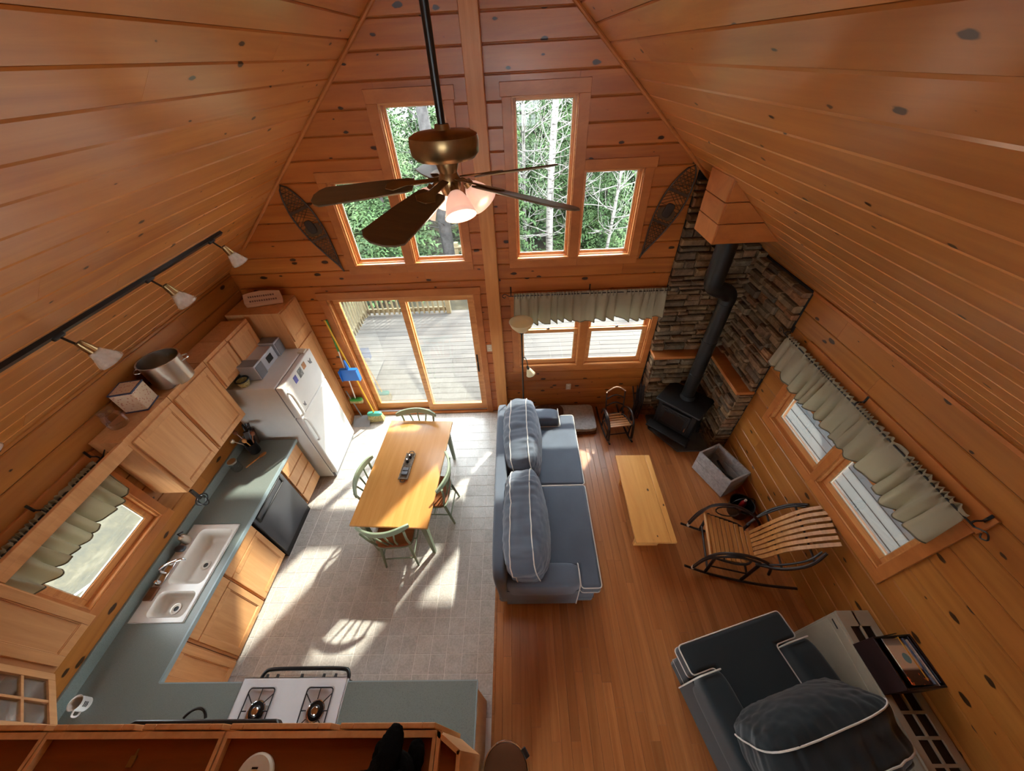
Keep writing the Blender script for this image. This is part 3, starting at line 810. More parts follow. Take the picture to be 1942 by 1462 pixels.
def slab(root, x0, x1, z0, z1, y=0.0, t=0.02, nm='drawer'):
    return MB().box((x0, y - t, z0), (x1, y, z1)).build(nm, OAK, root, bevel=0.005)
def lower(name, label, y0, y1, top=0.872):
    M = frame((-2.83, y0, 0), (0, 1, 0), (-1, 0, 0), (0, 0, 1)); w = y1 - y0
    r = froot(name, label, 'cabinet', M, 'honey oak base cabinets along the left wall')
    b = MB().box((0.002, 0.0, 0.10), (w - 0.002, 0.54, min(top, 0.70)))
    b.box((0.002, 0.0, 0.70), (w - 0.002, 0.022, 0.872)); b.build('body', OAK, r)
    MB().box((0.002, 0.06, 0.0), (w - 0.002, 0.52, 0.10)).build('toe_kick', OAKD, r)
    return r, w
r, w = lower('base_cabinet', 'oak base cabinet with a drawer, beside the dishwasher under the big sink bowl', 1.215, 1.70)
slab(r, 0.012, w - 0.012, 0.735, 0.862, nm='drawer'); door(r, 0.012, w - 0.012, 0.115, 0.722)
r, w = lower('base_cabinet', 'oak base cabinet with a drawer, under the small sink bowl', 0.71, 1.213)
slab(r, 0.02, w - 0.012, 0.735, 0.862, nm='drawer'); door(r, 0.02, w - 0.012, 0.115, 0.722)
r, w = lower('base_cabinet', 'oak corner base cabinet next to the range counter', 0.30, 0.708)
door(r, 0.13, w - 0.02, 0.115, 0.862)
M = frame((-2.83, 2.335, 0), (0, 1, 0), (-1, 0, 0), (0, 0, 1))
r = froot('drawer_cabinet', 'oak four-drawer cabinet between dishwasher and refrigerator', 'cabinet', M)
MB().box((0.002, 0, 0.10), (0.398, 0.54, 0.872)).build('body', OAK, r); MB().box((0.002, 0.06, 0), (0.398, 0.52, 0.10)).build('toe_kick', OAKD, r)
for i in range(4):
    z1 = 0.862 - i * 0.187
    dd = slab(r, 0.01, 0.39, z1 - 0.178, z1, nm='drawer')
    MB().box((0.03, -0.026, z1 - 0.014), (0.37, -0.018, z1 - 0.004)).build('finger_pull', OAK, dd, bevel=0.003)
M = frame((-2.83, 1.715, 0), (0, 1, 0), (-1, 0, 0), (0, 0, 1))
r = froot('dishwasher', 'charcoal dishwasher under the teal worktop', 'dishwasher', M)
MB().box((0.0, 0.0, 0.0), (0.605, 0.54, 0.868)).build('body', BLACK, r)
d = MB().box((0.006, -0.025, 0.115), (0.599, 0.0, 0.86)).build('door', CHARCOAL, r, bevel=0.006)
b = MB()
for a in ((0.05, 0.555, 0.835, 0.85), (0.05, 0.555, 0.745, 0.76), (0.05, 0.07, 0.745, 0.85), (0.535, 0.555, 0.745, 0.85)): b.box((a[0], -0.036, a[2]), (a[1], -0.024, a[3]))
b.build('handle_frame', BLACK, d, bevel=0.004)
MB().box((0.02, 0.02, 0.0), (0.585, 0.04, 0.11)).build('kick_plate', BLACK, r)

# worktop, one L-shaped thing with sink and range cut-outs
b = MB(); zt, zu = ZC, ZC - 0.038
for a in ((-3.40, -2.79, -0.2, 0.83), (-3.40, -3.335, 0.83, 1.655), (-2.885, -2.79, 0.83, 1.655), (-3.40, -2.79, 1.655, 2.745), (-2.79, -2.135, -0.2, 0.434)):
    b.box((a[0], a[2], zu), (a[1], a[3], zt))
wt = tag(b.build('worktop', COUNTER, smooth=0), 'teal speckled laminate worktop running along the left wall around the sink', 'worktop')
MB().box((-3.40, -0.2, zt), (-3.378, 2.745, zt + 0.10)).build('backsplash', COUNTER, wt, bevel=0.003)
EDGE = plain('pale_teal_edge', C(150, 170, 176), 0.35, var=0.04)
b = MB(); b.box((-2.800, 0.434, zt - 0.036), (-2.785, 2.745, zt + 0.0015)); b.box((-2.79, 0.428, zt - 0.036), (-2.135, 0.4355, zt + 0.0015)); b.build('edge_band', EDGE, wt)
wt2 = tag(MB().box((-1.355, -0.2, zu), (-0.39, 0.434, zt)).build('worktop', COUNTER, smooth=0), 'teal laminate peninsula worktop right of the white range', 'worktop')
b = MB(); b.box((-1.355, 0.428, zt - 0.036), (-0.39, 0.4355, zt + 0.0015)); b.box((-0.396, -0.2, zt - 0.036), (-0.3885, 0.43, zt + 0.0015)); b.build('edge_band', EDGE, wt2)
# peninsula base
r = thing('peninsula_cabinet', 'oak peninsula base cabinet at the open end of the worktop', 'cabinet', (-0.88, 0.12, 0))
MB().box((-0.465, -0.30, 0.10), (0.455, 0.28, 0.872)).build('body', OAK, r); MB().box((-0.465, -0.30, 0.0), (0.42, 0.22, 0.10)).build('toe_kick', OAKD, r)
MB().box((0.455, -0.31, 0.0), (0.475, 0.285, 0.872)).build('end_panel', OAK, r, bevel=0.004)
for i in range(2):
    x0 = -0.455 + i * 0.455
    MB().box((x0, 0.28, 0.735), (x0 + 0.445, 0.30, 0.862)).build('drawer', OAK, r, bevel=0.005); MB().box((x0, 0.28, 0.115), (x0 + 0.445, 0.30, 0.722)).build('door', OAK, r, bevel=0.005)
r = thing('peninsula_cabinet', 'oak corner base cabinet left of the white range', 'cabinet', (-2.48, 0.1, 0))
MB().box((-0.34, -0.28, 0.0), (0.34, 0.30, 0.872)).build('body', OAK, r)
door_ = MB().box((-0.33, 0.30, 0.115), (0.33, 0.318, 0.862)).build('door', OAK, r, bevel=0.005)

# rounded rectangle helpers for sink bowls and burner wells
def rrect(x0, x1, y0, y1, r, n=6):
    out = []
    for cx, cy, a0 in ((x1 - r, y1 - r, 0), (x0 + r, y1 - r, 90), (x0 + r, y0 + r, 180), (x1 - r, y0 + r, 270)):
        for i in range(n + 1):
            a = R(a0 + 90 * i / n); out.append((cx + r * math.cos(a), cy + r * math.sin(a)))
    return out
def rings(b, ringlist, cap=True):
    n = len(ringlist[0]); vs = [p for rg in ringlist for p in rg]
    fs = [(i * n + j, i * n + (j + 1) % n, (i + 1) * n + (j + 1) % n, (i + 1) * n + j) for i in range(len(ringlist) - 1) for j in range(n)]
    if cap: fs.append(tuple((len(ringlist) - 1) * n + j for j in range(n)))
    b.add(vs, fs)
def plate_hole(b, cell, hole, r, z):
    """flat plate cell=(x0,x1,y0,y1) at z with a rounded hole"""
    inner = rrect(*hole, r); cx, cy = (hole[0] + hole[1]) / 2, (hole[2] + hole[3]) / 2
    outer = []
    for p in inner:
        dx, dy = p[0] - cx, p[1] - cy; t = 1e9
        if dx > 1e-9: t = min(t, (cell[1] - cx) / dx)
        if dx < -1e-9: t = min(t, (cell[0] - cx) / dx)
        if dy > 1e-9: t = min(t, (cell[3] - cy) / dy)
        if dy < -1e-9: t = min(t, (cell[2] - cy) / dy)
        outer.append((cx + dx * t, cy + dy * t))
    # snap the point nearest each corner
    for c in ((cell[0], cell[2]), (cell[0], cell[3]), (cell[1], cell[2]), (cell[1], cell[3])):
        k = min(range(len(outer)), key=lambda i: (outer[i][0] - c[0]) ** 2 + (outer[i][1] - c[1]) ** 2); outer[k] = c
    rings(b, [[(p[0], p[1], z) for p in outer], [(p[0], p[1], z) for p in inner]], False)
def bowl(b, hole, r, z, depth, t=0.03):
    rg = []
    for dz, ins in ((0, 0), (-0.012, 0.006), (-depth * 0.6, 0.014), (-depth * 0.9, 0.03), (-depth, 0.06)):
        rg.append([(p[0], p[1], z + dz) for p in rrect(hole[0] + ins, hole[1] - ins, hole[2] + ins, hole[3] - ins, max(0.012, r - ins * 0.2))])
    rings(b, rg)
SK = thing('kitchen_sink', 'white double-bowl porcelain sink under the kitchen window', 'sink', (0, 0, 0))
b = MB(); z = ZC + 0.012; H1 = (-3.235, -2.90, 1.115, 1.62); H2 = (-3.235, -2.90, 0.855, 1.06)
plate_hole(b, (-3.345, -2.872, 1.085, 1.668), H1, 0.05, z); plate_hole(b, (-3.345, -2.872, 0.818, 1.085), H2, 0.05, z)
bowl(b, H1, 0.05, z, 0.15); bowl(b, H2, 0.05, z, 0.125)
for a in ((-3.345, 0.818, -2.872, 0.822), (-3.345, 1.664, -2.872, 1.668), (-3.345, 0.818, -3.341, 1.668), (-2.876, 0.818, -2.872, 1.668)): b.box((a[0], a[1], ZC), (a[2], a[3], z))
b.build('basin', SINKM, SK, smooth=50)
for cx, cy, zz_ in ((-3.10, 1.33, z - 0.148), (-3.11, 0.955, z - 0.123)):
    dr = MB().lathe([(0.045, 0), (0.045, 0.004), (0.034, 0.003), (0.03, -0.004), (0.0, -0.004)], 20, (cx, cy, zz_)).build('drain', STEEL, SK)
    MB().lathe([(0.022, 0), (0.02, 0.004), (0, 0.005)], 16, (cx, cy, zz_ - 0.002)).build('strainer', BLACK, dr)
FA = thing('faucet', 'chrome kitchen faucet behind the sink', 'faucet', (-3.285, 1.20, ZC + 0.012))
MB().box((-0.028, -0.10, 0), (0.028, 0.10, 0.02)).build('base', CHROME, FA, bevel=0.008)
MB().tube(spline([(0, 0, 0.01), (0, 0, 0.09), (0.05, 0.03, 0.125), (0.15, 0.08, 0.12), (0.17, 0.09, 0.09)], 5), 0.012, 10).build('spout', CHROME, FA)
for s in (-1, 1): MB().lathe([(0.02, 0.02), (0.022, 0.04), (0.014, 0.06), (0.0, 0.062)], 14, (0, s * 0.08, 0)).tube([(0, s * 0.08, 0.055), (0.045, s * 0.10, 0.065)], 0.006, 8).build('tap_handle', CHROME, FA)
SB = thing('soap_pump', 'steel and black soap bottle at the window end of the sink', 'bottle', (-3.29, 1.50, ZC + 0.012))
MB().lathe([(0.035, 0), (0.038, 0.05), (0.03, 0.10), (0.012, 0.115)], 18).build('bottle', STEEL, SB); MB().tube([(0, 0, 0.11), (0, 0, 0.15), (0.04, 0.02, 0.155)], 0.007, 8).build('pump', BLACK, SB)
tag(MB().soft((0.05, 0.03, 0.02), 3, 6, c=(-3.30, 1.42, ZC + 0.033)).build('scrub_pad', CHARCOAL), 'dark scrub pad on the sink ledge by the soap', 'sponge')
tag(MB().box((-3.335, 0.98, ZC + 0.012), (-3.255, 1.09, ZC + 0.035)).build('soap_dish', wood('brown_soap_tray', C(120, 76, 46), C(90, 54, 30)), bevel=0.008), 'brown wooden soap dish behind the small sink bowl', 'soap dish')

# range
RG = thing('gas_range', 'white gas range set into the peninsula worktop', 'stove', (-1.745, 0.0, 0))
b = MB().box((-0.382, -0.2, 0.0), (0.382, 0.43, 0.90)); b.build('body', WHITE, RG, bevel=0.005)
b = MB(); zc = ZC + 0.022
wells = [(-0.32, -0.11, 0.135, 0.405), (0.11, 0.32, 0.135, 0.405), (-0.32, -0.11, -0.15, 0.10), (0.11, 0.32, -0.15, 0.10)]
cells = [(-0.39, 0.0, 0.118, 0.455), (0.0, 0.39, 0.118, 0.455), (-0.39, 0.0, -0.2, 0.118), (0.0, 0.39, -0.2, 0.118)]
for ce, we in zip(cells, wells):
    plate_hole(b, ce, we, 0.025, zc); bowl(b, we, 0.025, zc, 0.03)
for a in ((-0.39, -0.2, -0.386, 0.455), (0.386, -0.2, 0.39, 0.455), (-0.39, 0.451, 0.39, 0.455)): b.box((a[0], a[1], ZC - 0.02), (a[2], a[3], zc))
b.build('cooktop', WHITE, RG, smooth=30)
for k, we in enumerate(wells):
    cx, cy = (we[0] + we[1]) / 2, (we[2] + we[3]) / 2
    bu = MB().lathe([(0.052, zc - 0.03), (0.052, zc - 0.018), (0.034, zc - 0.016), (0.034, zc - 0.002), (0.03, zc + 0.002), (0.0, zc + 0.003)], 24, (cx, cy, 0)).build('burner', BLACK, RG)
    MB().lathe([(0.026, zc + 0.001), (0.02, zc + 0.007), (0, zc + 0.008)], 20, (cx, cy, 0)).build('burner_cap', CHROME, bu)
    MB().tube(arc((cx, cy, zc - 0.02), 0.058, 0, 360, 24, 'xy')[:-1], 0.006, 8, True).build('drip_ring', CHROME, bu)
    g = MB(); zg = zc + 0.006
    g.tube([(p[0], p[1], zg) for p in rrect(we[0] + 0.01, we[1] - 0.01, we[2] + 0.01, we[3] - 0.01, 0.02, 3)], 0.0045, 6, True)
    for i in range(8):
        a = R(i * 45); dx, dy = math.cos(a), math.sin(a)
        t = min((we[1] - cx - 0.01) / abs(dx) if abs(dx) > 1e-6 else 9, (we[3] - cy - 0.01) / abs(dy) if abs(dy) > 1e-6 else 9)
        g.tube([(cx + dx * 0.06, cy + dy * 0.06, zg), (cx + dx * t, cy + dy * t, zg)], 0.0035, 6)
    g.build('grate', BLACK, RG)
MB().box((-0.382, 0.43, 0.80), (0.382, 0.452, 0.895)).build('control_panel', BLACK, RG, bevel=0.004)
for x in (-0.27, -0.19, 0.0, 0.17, 0.26):
    kb = MB(frame((x, 0.452, 0.855), (1, 0, 0), (0, 0, 1), (0, 1, 0))).lathe([(0.022, 0), (0.022, 0.012), (0.012, 0.016), (0.010, 0.035), (0, 0.036)], 14).build('knob', BLACK, RG)
od = MB().box((-0.375, 0.43, 0.15), (0.375, 0.455, 0.79)).build('oven_door', WHITE, RG, bevel=0.006)
MB().tube(spline([(-0.345, 0.45, 0.80), (-0.33, 0.505, 0.80), (-0.27, 0.525, 0.80), (0.0, 0.528, 0.80), (0.27, 0.525, 0.80), (0.33, 0.505, 0.80), (0.345, 0.45, 0.80)], 5), 0.014, 10).build('oven_handle', BLACK, od)
# range hood under the peninsula cabinets
HD = thing('range_hood', 'black range hood under the peninsula cabinets', 'range hood', (-1.93, 0.0, 1.40))
MB().prism([(-0.47, -0.2), (0.47, -0.2), (0.47, 0.16), (0.43, 0.195), (-0.43, 0.195), (-0.47, 0.165)], 0.0, 0.055).build('canopy', BLACK, HD, bevel=0.008)
MB().tube(arc((-0.09, 0.17, 0.03), 0.075, 25, 155, 14, 'xy'), 0.008, 8).build('handle', BLACK, HD)

# upper cabinets, left wall (front plane x=-3.08, facing +X)
def upper(label, y0, y1, z0, z1, doors, group='oak wall cabinets', depth=0.30, xf=-3.085, name='wall_cabinet'):
    M = frame((xf, y0, z0), (0, 1, 0), (-1, 0, 0), (0, 0, 1)); w = y1 - y0; h = z1 - z0
    r = froot(name, label, 'cabinet', M, group)
    b = MB(); b.box((0.001, 0.0, 0.0), (w - 0.001, depth, h - 0.025)); b.box((0.001, 0, h - 0.025), (w - 0.001, 0.02, h)); b.build('body', OAK, r)
    for a in doors: door(r, a[0], a[1], a[2], a[3])
    return r, w, h
r, w, h = upper('oak wall cabinet above the dishwasher, nearest the kitchen window', 1.715, 2.195, 1.45, 2.205, [(0.03, 0.465, 0.02, 0.70)])
r, w, h = upper('oak wall cabinet above the four-drawer unit', 2.20, 2.685, 1.45, 2.205, [(0.015, 0.465, 0.02, 0.70)])
r, w, h = upper('short oak wall cabinet above the refrigerator, left one', 2.69, 3.045, 1.825, 2.205, [(0.02, 0.345, 0.015, 0.345)])
r, w, h = upper('short oak wall cabinet above the refrigerator, right one', 3.05, 3.45, 1.825, 2.205, [(0.01, 0.38, 0.015, 0.345)])
r, w, h = upper('oak wall cabinet left of the kitchen window', 0.405, 0.74, 1.45, 2.205, [(0.04, 0.325, 0.02, 0.70)])
tag(MB().box((-3.105, 0.742, 2.095), (-3.083, 1.713, 2.205)).box((-3.09, 0.742, 2.15), (-3.078, 1.713, 2.205)).build('window_valance_board', OAK, bevel=0.003), 'oak valance board spanning above the kitchen window between cabinets', 'valance board')
# pantry beside the refrigerator
M = frame((-2.76, 3.53, 0), (0, 1, 0), (-1, 0, 0), (0, 0, 1))
r = froot('pantry_cabinet', 'tall oak pantry cabinet between refrigerator and far wall', 'cabinet', M)
MB().box((0.0, 0.0, 0.0), (0.435, 0.62, 2.205)).build('body', OAK, r)
door(r, 0.012, 0.40, 1.80, 2.19); door(r, 0.012, 0.40, 0.12, 1.70)
# diagonal corner cabinet with glass door
cA, cB = Vector((-3.085, 0.40, 0)), Vector((-2.80, 0.125, 0)); ex = (cB - cA).normalized() * -1; w = (cB - cA).length
ey = Vector((0, 0, 1)).cross(ex)
M = frame((cB.x, cB.y, 1.45), ex, ey, (0, 0, 1))
r = froot('corner_cabinet', 'diagonal oak corner cabinet with small glass panes', 'cabinet', M)
b = MB(M.inverted()); b.prism([(-3.385, -0.2), (-2.80, -0.2), (-2.80, 0.10), (-3.06, 0.375), (-3.385, 0.40)], 1.45, 1.47); b.prism([(-3.385, -0.2), (-2.80, -0.2), (-2.80, 0.125), (-3.085, 0.40), (-3.385, 0.40)], 2.18, 2.20)
b.box((-3.385, -0.2, 1.45), (-3.37, 0.40, 2.2)); b.box((-3.385, -0.2, 1.45), (-2.80, -0.19, 2.2)); b.build('carcass', OAK, r)
b = MB(); fw = 0.05; hh = 0.75
b.box((0, -0.02, 0), (fw, 0, hh)); b.box((w - fw, -0.02, 0), (w, 0, hh)); b.box((fw, -0.02, 0), (w - fw, 0, fw)); b.box((fw, -0.02, hh - fw), (w - fw, 0, hh))
b.box((w / 2 - 0.009, -0.018, fw), (w / 2 + 0.009, -0.002, hh - fw))
for i in (1, 2, 3): zz_ = fw + (hh - 2 * fw) * i / 4; b.box((fw, -0.018, zz_ - 0.009), (w - fw, -0.002, zz_ + 0.009))
dd = b.build('glass_door', OAK, r, bevel=0.002)
for i in range(2):
    for j in range(4):
        xx0 = fw + (w - 2 * fw) * i / 2; z0_ = fw + (hh - 2 * fw) * j / 4
        MB().box((xx0 + 0.004, -0.011, z0_ + 0.004), (xx0 + (w - 2 * fw) / 2 - 0.004, -0.008, z0_ + (hh - 2 * fw) / 4 - 0.004)).build('pane', GLASS, dd, smooth=0)
# peninsula wall cabinets (fronts face +Y)
def pen_upper(label, x0, x1, doors):
    M = frame((x1, 0.105, 1.46), (-1, 0, 0), (0, -1, 0), (0, 0, 1)); w = x1 - x0; h = 0.74
    r = froot('peninsula_wall_cabinet', label, 'cabinet', M, 'hanging oak cabinets below the viewpoint')
    b = MB(); b.box((0.001, 0, 0), (w - 0.001, 0.305, h - 0.035)); b.box((0.001, 0, h - 0.035), (w - 0.001, 0.022, h)); b.box((0.001, 0.285, h - 0.035), (w - 0.001, 0.305, h))
    b.box((0.001, 0.02, h - 0.035), (0.016, 0.29, h)); b.box((w - 0.016, 0.02, h - 0.035), (w - 0.001, 0.29, h)); b.build('body', OAK, r)
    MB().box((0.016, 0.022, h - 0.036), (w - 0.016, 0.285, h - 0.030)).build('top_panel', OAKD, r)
    for a in doors: door(r, a[0], a[1], -0.015, h + 0.002, -0.004)
pen_upper('hanging oak cabinet, left end, partly under the corner cabinet', -2.80, -2.092, [(0.02, 0.335), (0.37, 0.69)])
pen_upper('hanging oak cabinet with a small latch lying on top', -2.088, -1.305, [(0.02, 0.37), (0.41, 0.765)])
pen_upper('hanging oak cabinet with the white disc and black plush on top', -1.30, -0.40, [(0.01, 0.415), (0.455, 0.89)])
r = thing('angled_end_cabinet', 'angled oak end cabinet at the open end of the hanging row', 'cabinet', (-0.34, -0.03, 1.46))
b = MB(); poly = [(-0.058, 0.135), (-0.058, -0.17), (0.045, -0.17), (0.045, 0.075)]
b.prism(poly, 0, 0.705); b.build('body', OAK, r)
b = MB()
for p, q in zip(poly, poly[1:] + poly[:1]):
    dv = Vector((q[0] - p[0], q[1] - p[1], 0)).normalized(); nv = Vector((-dv.y, dv.x, 0)) * 0.016
    b.prism([(p[0], p[1]), (q[0], q[1]), (q[0] + nv.x, q[1] + nv.y), (p[0] + nv.x, p[1] + nv.y)][::1], 0.70, 0.74)
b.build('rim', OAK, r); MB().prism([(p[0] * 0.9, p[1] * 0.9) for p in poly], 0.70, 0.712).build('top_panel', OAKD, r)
tag(MB().box((-1.68, 0.0, 2.165), (-1.655, 0.035, 2.177)).box((-1.672, 0.03, 2.165), (-1.662, 0.055, 2.172)).build('metal_latch', BRASS, bevel=0.002), 'small metal latch lying on the middle hanging cabinet', 'latch')
DS = thing('white_disc', 'round off-white plastic disc with a slot on hanging cabinet', 'detector', (-1.12, -0.03, 2.17))
MB().lathe([(0.072, 0), (0.074, 0.018), (0.066, 0.028), (0, 0.03)], 32).build('case', CREAM, DS); MB().box((-0.012, 0.025, 0.029), (0.012, 0.031, 0.0315)).build('slot', BLACK, DS)
def fur(p, u):
    k = noise.noise(Vector(p) * 60) * 0.006; return p + Vector(u) * k
PB = thing('plush_bear', 'black plush animal with a long snout sitting on hanging cabinet', 'plush toy', (-0.545, -0.02, 2.17))
MB().soft((0.085, 0.09, 0.11), 2.4, 16, fur, (0, -0.02, 0.105)).build('body', PLUSH, PB)
MB(Matrix.Translation((0.01, 0.055, 0.20)) @ Matrix.Rotation(R(-28), 4, 'X')).soft((0.042, 0.09, 0.042), 2.3, 14, fur).build('head', PLUSH, PB)
for s in (-1, 1):
    MB(Matrix.Translation((s * 0.06, 0.0, 0.235)) @ Matrix.Rotation(R(s * 20), 4, 'Y')).soft((0.022, 0.012, 0.028), 2.2, 8, fur).build('ear', PLUSH, PB)
    MB().soft((0.034, 0.055, 0.032), 2.3, 10, fur, (s * 0.07, 0.045, 0.03)).build('paw', PLUSH, PB)

# refrigerator
FR = froot('refrigerator', 'white top-freezer refrigerator with magnets on the door', 'refrigerator', frame((-2.68, 2.79, 0), (0, 1, 0), (-1, 0, 0), (0, 0, 1)))
MB().box((0, 0, 0.02), (0.73, 0.66, 1.72)).build('body', FRIDGE, FR, bevel=0.008)
for nm, z0, z1, hz in (('freezer_door', 1.235, 1.715, (1.26, 1.62)), ('fridge_door', 0.11, 1.225, (0.80, 1.20))):
    d = MB().box((0.0, -0.085, z0), (0.73, -0.008, z1)).build(nm, FRIDGE, FR, bevel=0.015, seg=3)
    MB().box((0.006, -0.012, z0 + 0.01), (0.724, 0.002, z1 - 0.01)).build('gasket', GREYB, d)
    MB().tube(spline([(0.035, -0.085, hz[0]), (0.035, -0.12, hz[0] + 0.03), (0.035, -0.125, (hz[0] + hz[1]) / 2), (0.035, -0.12, hz[1] - 0.03), (0.035, -0.085, hz[1])], 5), 0.015, 8).build('handle', FRIDGE, d)
MB().box((0.01, -0.04, 0.02), (0.72, 0.0, 0.10)).build('base_grille', GREYB, FR)
MB().box((0.62, -0.06, 1.715), (0.70, 0.02, 1.735)).build('hinge_cap', CREAM, FR, bevel=0.004)
mags = [(0.10, 1.60, 0.07, 0.085, PAPER, 'white paper note'), (0.25, 1.63, 0.05, 0.07, plain('violet_card', C(110, 112, 190), 0.6), 'violet square card'), (0.37, 1.63, 0.07, 0.085, plain('photo_grey', C(150, 152, 150), 0.5, var=0.4, vs=30), 'grey photo'),
        (0.48, 1.645, 0.055, 0.06, plain('orange_photo', C(196, 140, 96), 0.5, var=0.3, vs=30), 'orange photo'), (0.61, 1.60, 0.045, 0.06, GREYB, 'grey bird-shaped magnet'), (0.165, 1.31, 0.035, 0.05, GREYB, 'small grey magnet low on the door')]
for i, (yy, zz_, ww, hh_, mt, lb) in enumerate(mags):
    ww *= 1.25; hh_ *= 1.25
    if 'bird' in lb or 'small' in lb:
        o = MB(frame((-2.5945, 2.79 + yy, zz_), (0, 1, 0), (0, 0, 1), (1, 0, 0))).prism([(-ww / 2, hh_ / 2), (-ww / 4, -hh_ / 4), (ww / 2, -hh_ / 2), (ww / 3, 0), (ww / 2, hh_ / 2), (0, hh_ / 6)], 0, 0.004).build('fridge_magnet', mt)
    else: o = MB().box((-2.5945, 2.79 + yy - ww / 2, zz_ - hh_ / 2), (-2.5915, 2.79 + yy + ww / 2, zz_ + hh_ / 2)).build('fridge_magnet', mt, bevel=0.0008)
    tag(o, lb + ' on the freezer door', 'magnet', 'magnets and notes on the freezer door')
# things on top of the refrigerator
BX = thing('boombox', 'grey and silver stereo on top of the refrigerator', 'stereo', (-2.98, 3.22, 1.722))
MB().box((-0.10, -0.13, 0), (0.08, 0.13, 0.17)).build('case', SILVER, BX, bevel=0.01); 
for s in (-1, 1):
    sp = MB().box((-0.11, s * 0.145 - (0.14 if s < 0 else 0), 0), (0.10, s * 0.145 + (0.14 if s > 0 else 0), 0.185)).build('speaker', SILVER, BX, bevel=0.008)
    ys_ = s * 0.215
    MB().box((0.098, ys_ - 0.06, 0.012), (0.104, ys_ + 0.06, 0.172)).build('grille', GREYB, sp)
    MB().box((-0.105, ys_ - 0.062, 0.18), (0.09, ys_ + 0.062, 0.188)).build('top_cover', GREYB, sp)
MB().box((0.078, -0.05, 0.05), (0.084, 0.05, 0.13)).build('display', BLACK, BX)
RI = thing('wire_basket', 'black-rimmed straw basket beside the stereo', 'basket', (-3.03, 2.86, 1.722))
MB().shell([(0.04, 0), (0.058, 0.05), (0.062, 0.08)], 24).build('weave', STRAW, RI, solid=0.006); MB().lathe([(0.04, 0), (0.0, 0.002)], 24).build('base', STRAW, RI); MB().tube(arc((0, 0, 0.08), 0.063, 0, 360, 28, 'xy')[:-1], 0.009, 8, True).build('rim', BLACK, RI)
# things on top of the wall cabinets
PT = thing('stock_pot', 'large stainless stock pot on the wall cabinets', 'pot', (-3.21, 2.46, 2.182))
MB().lathe([(0.145, 0.0), (0.155, 0.01), (0.155, 0.235), (0.163, 0.242), (0.152, 0.24), (0.148, 0.02), (0.0, 0.016)], 40).build('pot_body', STEEL, PT, smooth=35)
for a in (35, 215): MB(Matrix.Rotation(R(a), 4, 'Z')).tube(spline([(0.152, -0.045, 0.18), (0.195, -0.035, 0.185), (0.20, 0, 0.187), (0.195, 0.035, 0.185), (0.152, 0.045, 0.18)], 5), 0.006, 8).build('handle', CHROME, PT)
def tinm():
    m = NT('floral_tin_print'); v = m.coords(rnd=False)
    k = m.n('ShaderNodeTexVoronoi'); m.l(v, k.inputs['Vector']); k.inputs['Scale'].default_value = 45
    sp = m.ramp(k.outputs['Distance'], [(0.22, C(178, 92, 80)), (0.34, C(226, 208, 182))])
    m.set(Base_Color=m.mix(m.noise(v, 8, 2), sp, C(214, 184, 150)), Roughness=0.4); return m.mat
TN = thing('floral_tin', 'flower-printed tin box with blue edges on the wall cabinets', 'tin', (-3.265, 2.13, 2.182), R(12))
MB().box((-0.085, -0.085, 0), (0.085, 0.085, 0.20)).build('tin_body', tinm(), TN, bevel=0.006)
b = MB(); NVB = plain('blue_tin_edge', C(56, 62, 92), 0.4)
for a in ((-0.087, -0.087, 0.087, -0.080), (-0.087, 0.080, 0.087, 0.087), (-0.087, -0.087, -0.08, 0.087), (0.08, -0.087, 0.087, 0.087)):
    for z0, z1 in ((0.0, 0.012), (0.19, 0.203)): b.box((a[0], a[1], z0), (a[2], a[3], z1))
b.build('edge_trim', NVB, TN)
JR = thing('glass_jar', 'clear glass jar on the wall cabinets beside the tin', 'jar', (-3.27, 1.90, 2.182))
MB().lathe([(0.05, 0), (0.065, 0.01), (0.068, 0.10), (0.05, 0.13), (0.05, 0.15)], 28).build('jar_body', CLEAR, JR, smooth=60); MB().lathe([(0.055, 0.15), (0.055, 0.165), (0.02, 0.18), (0, 0.185)], 24).build('lid', CLEAR, JR)
PQ = thing('wooden_sign', 'pale carved wooden sign standing on the pantry cabinet', 'sign', (-3.0, 3.73, 2.205), R(12))
M = Matrix.Rotation(R(-22), 4, 'X')
pl = [(-0.20, 0), (0.20, 0), (0.215, 0.05), (0.20, 0.15), (0.12, 0.165), (0.0, 0.175), (-0.12, 0.165), (-0.20, 0.15), (-0.215, 0.05)]
MB(M @ frame((0, 0, 0), (1, 0, 0), (0, 0, 1), (0, -1, 0))).prism(pl, 0, 0.018).build('board', wood('pale_sign_wood', C(206, 156, 116), C(180, 128, 90)), PQ, bevel=0.005)
random.seed(3)
for row in range(2):
    x = -0.15; b = MB(M @ frame((0, 0, 0), (1, 0, 0), (0, 0, 1), (0, -1, 0)))
    while x < 0.14:
        wd = random.uniform(0.012, 0.022); b.prism([(x, 0.105 - row * 0.05), (x + wd, 0.105 - row * 0.05), (x + wd, 0.125 - row * 0.05), (x, 0.125 - row * 0.05)], 0.0175, 0.0192); x += wd + 0.008
    b.build('carved_lettering', plain('burnt_lettering', C(120, 76, 54), 0.7), PQ)['kind'] = 'stuff'
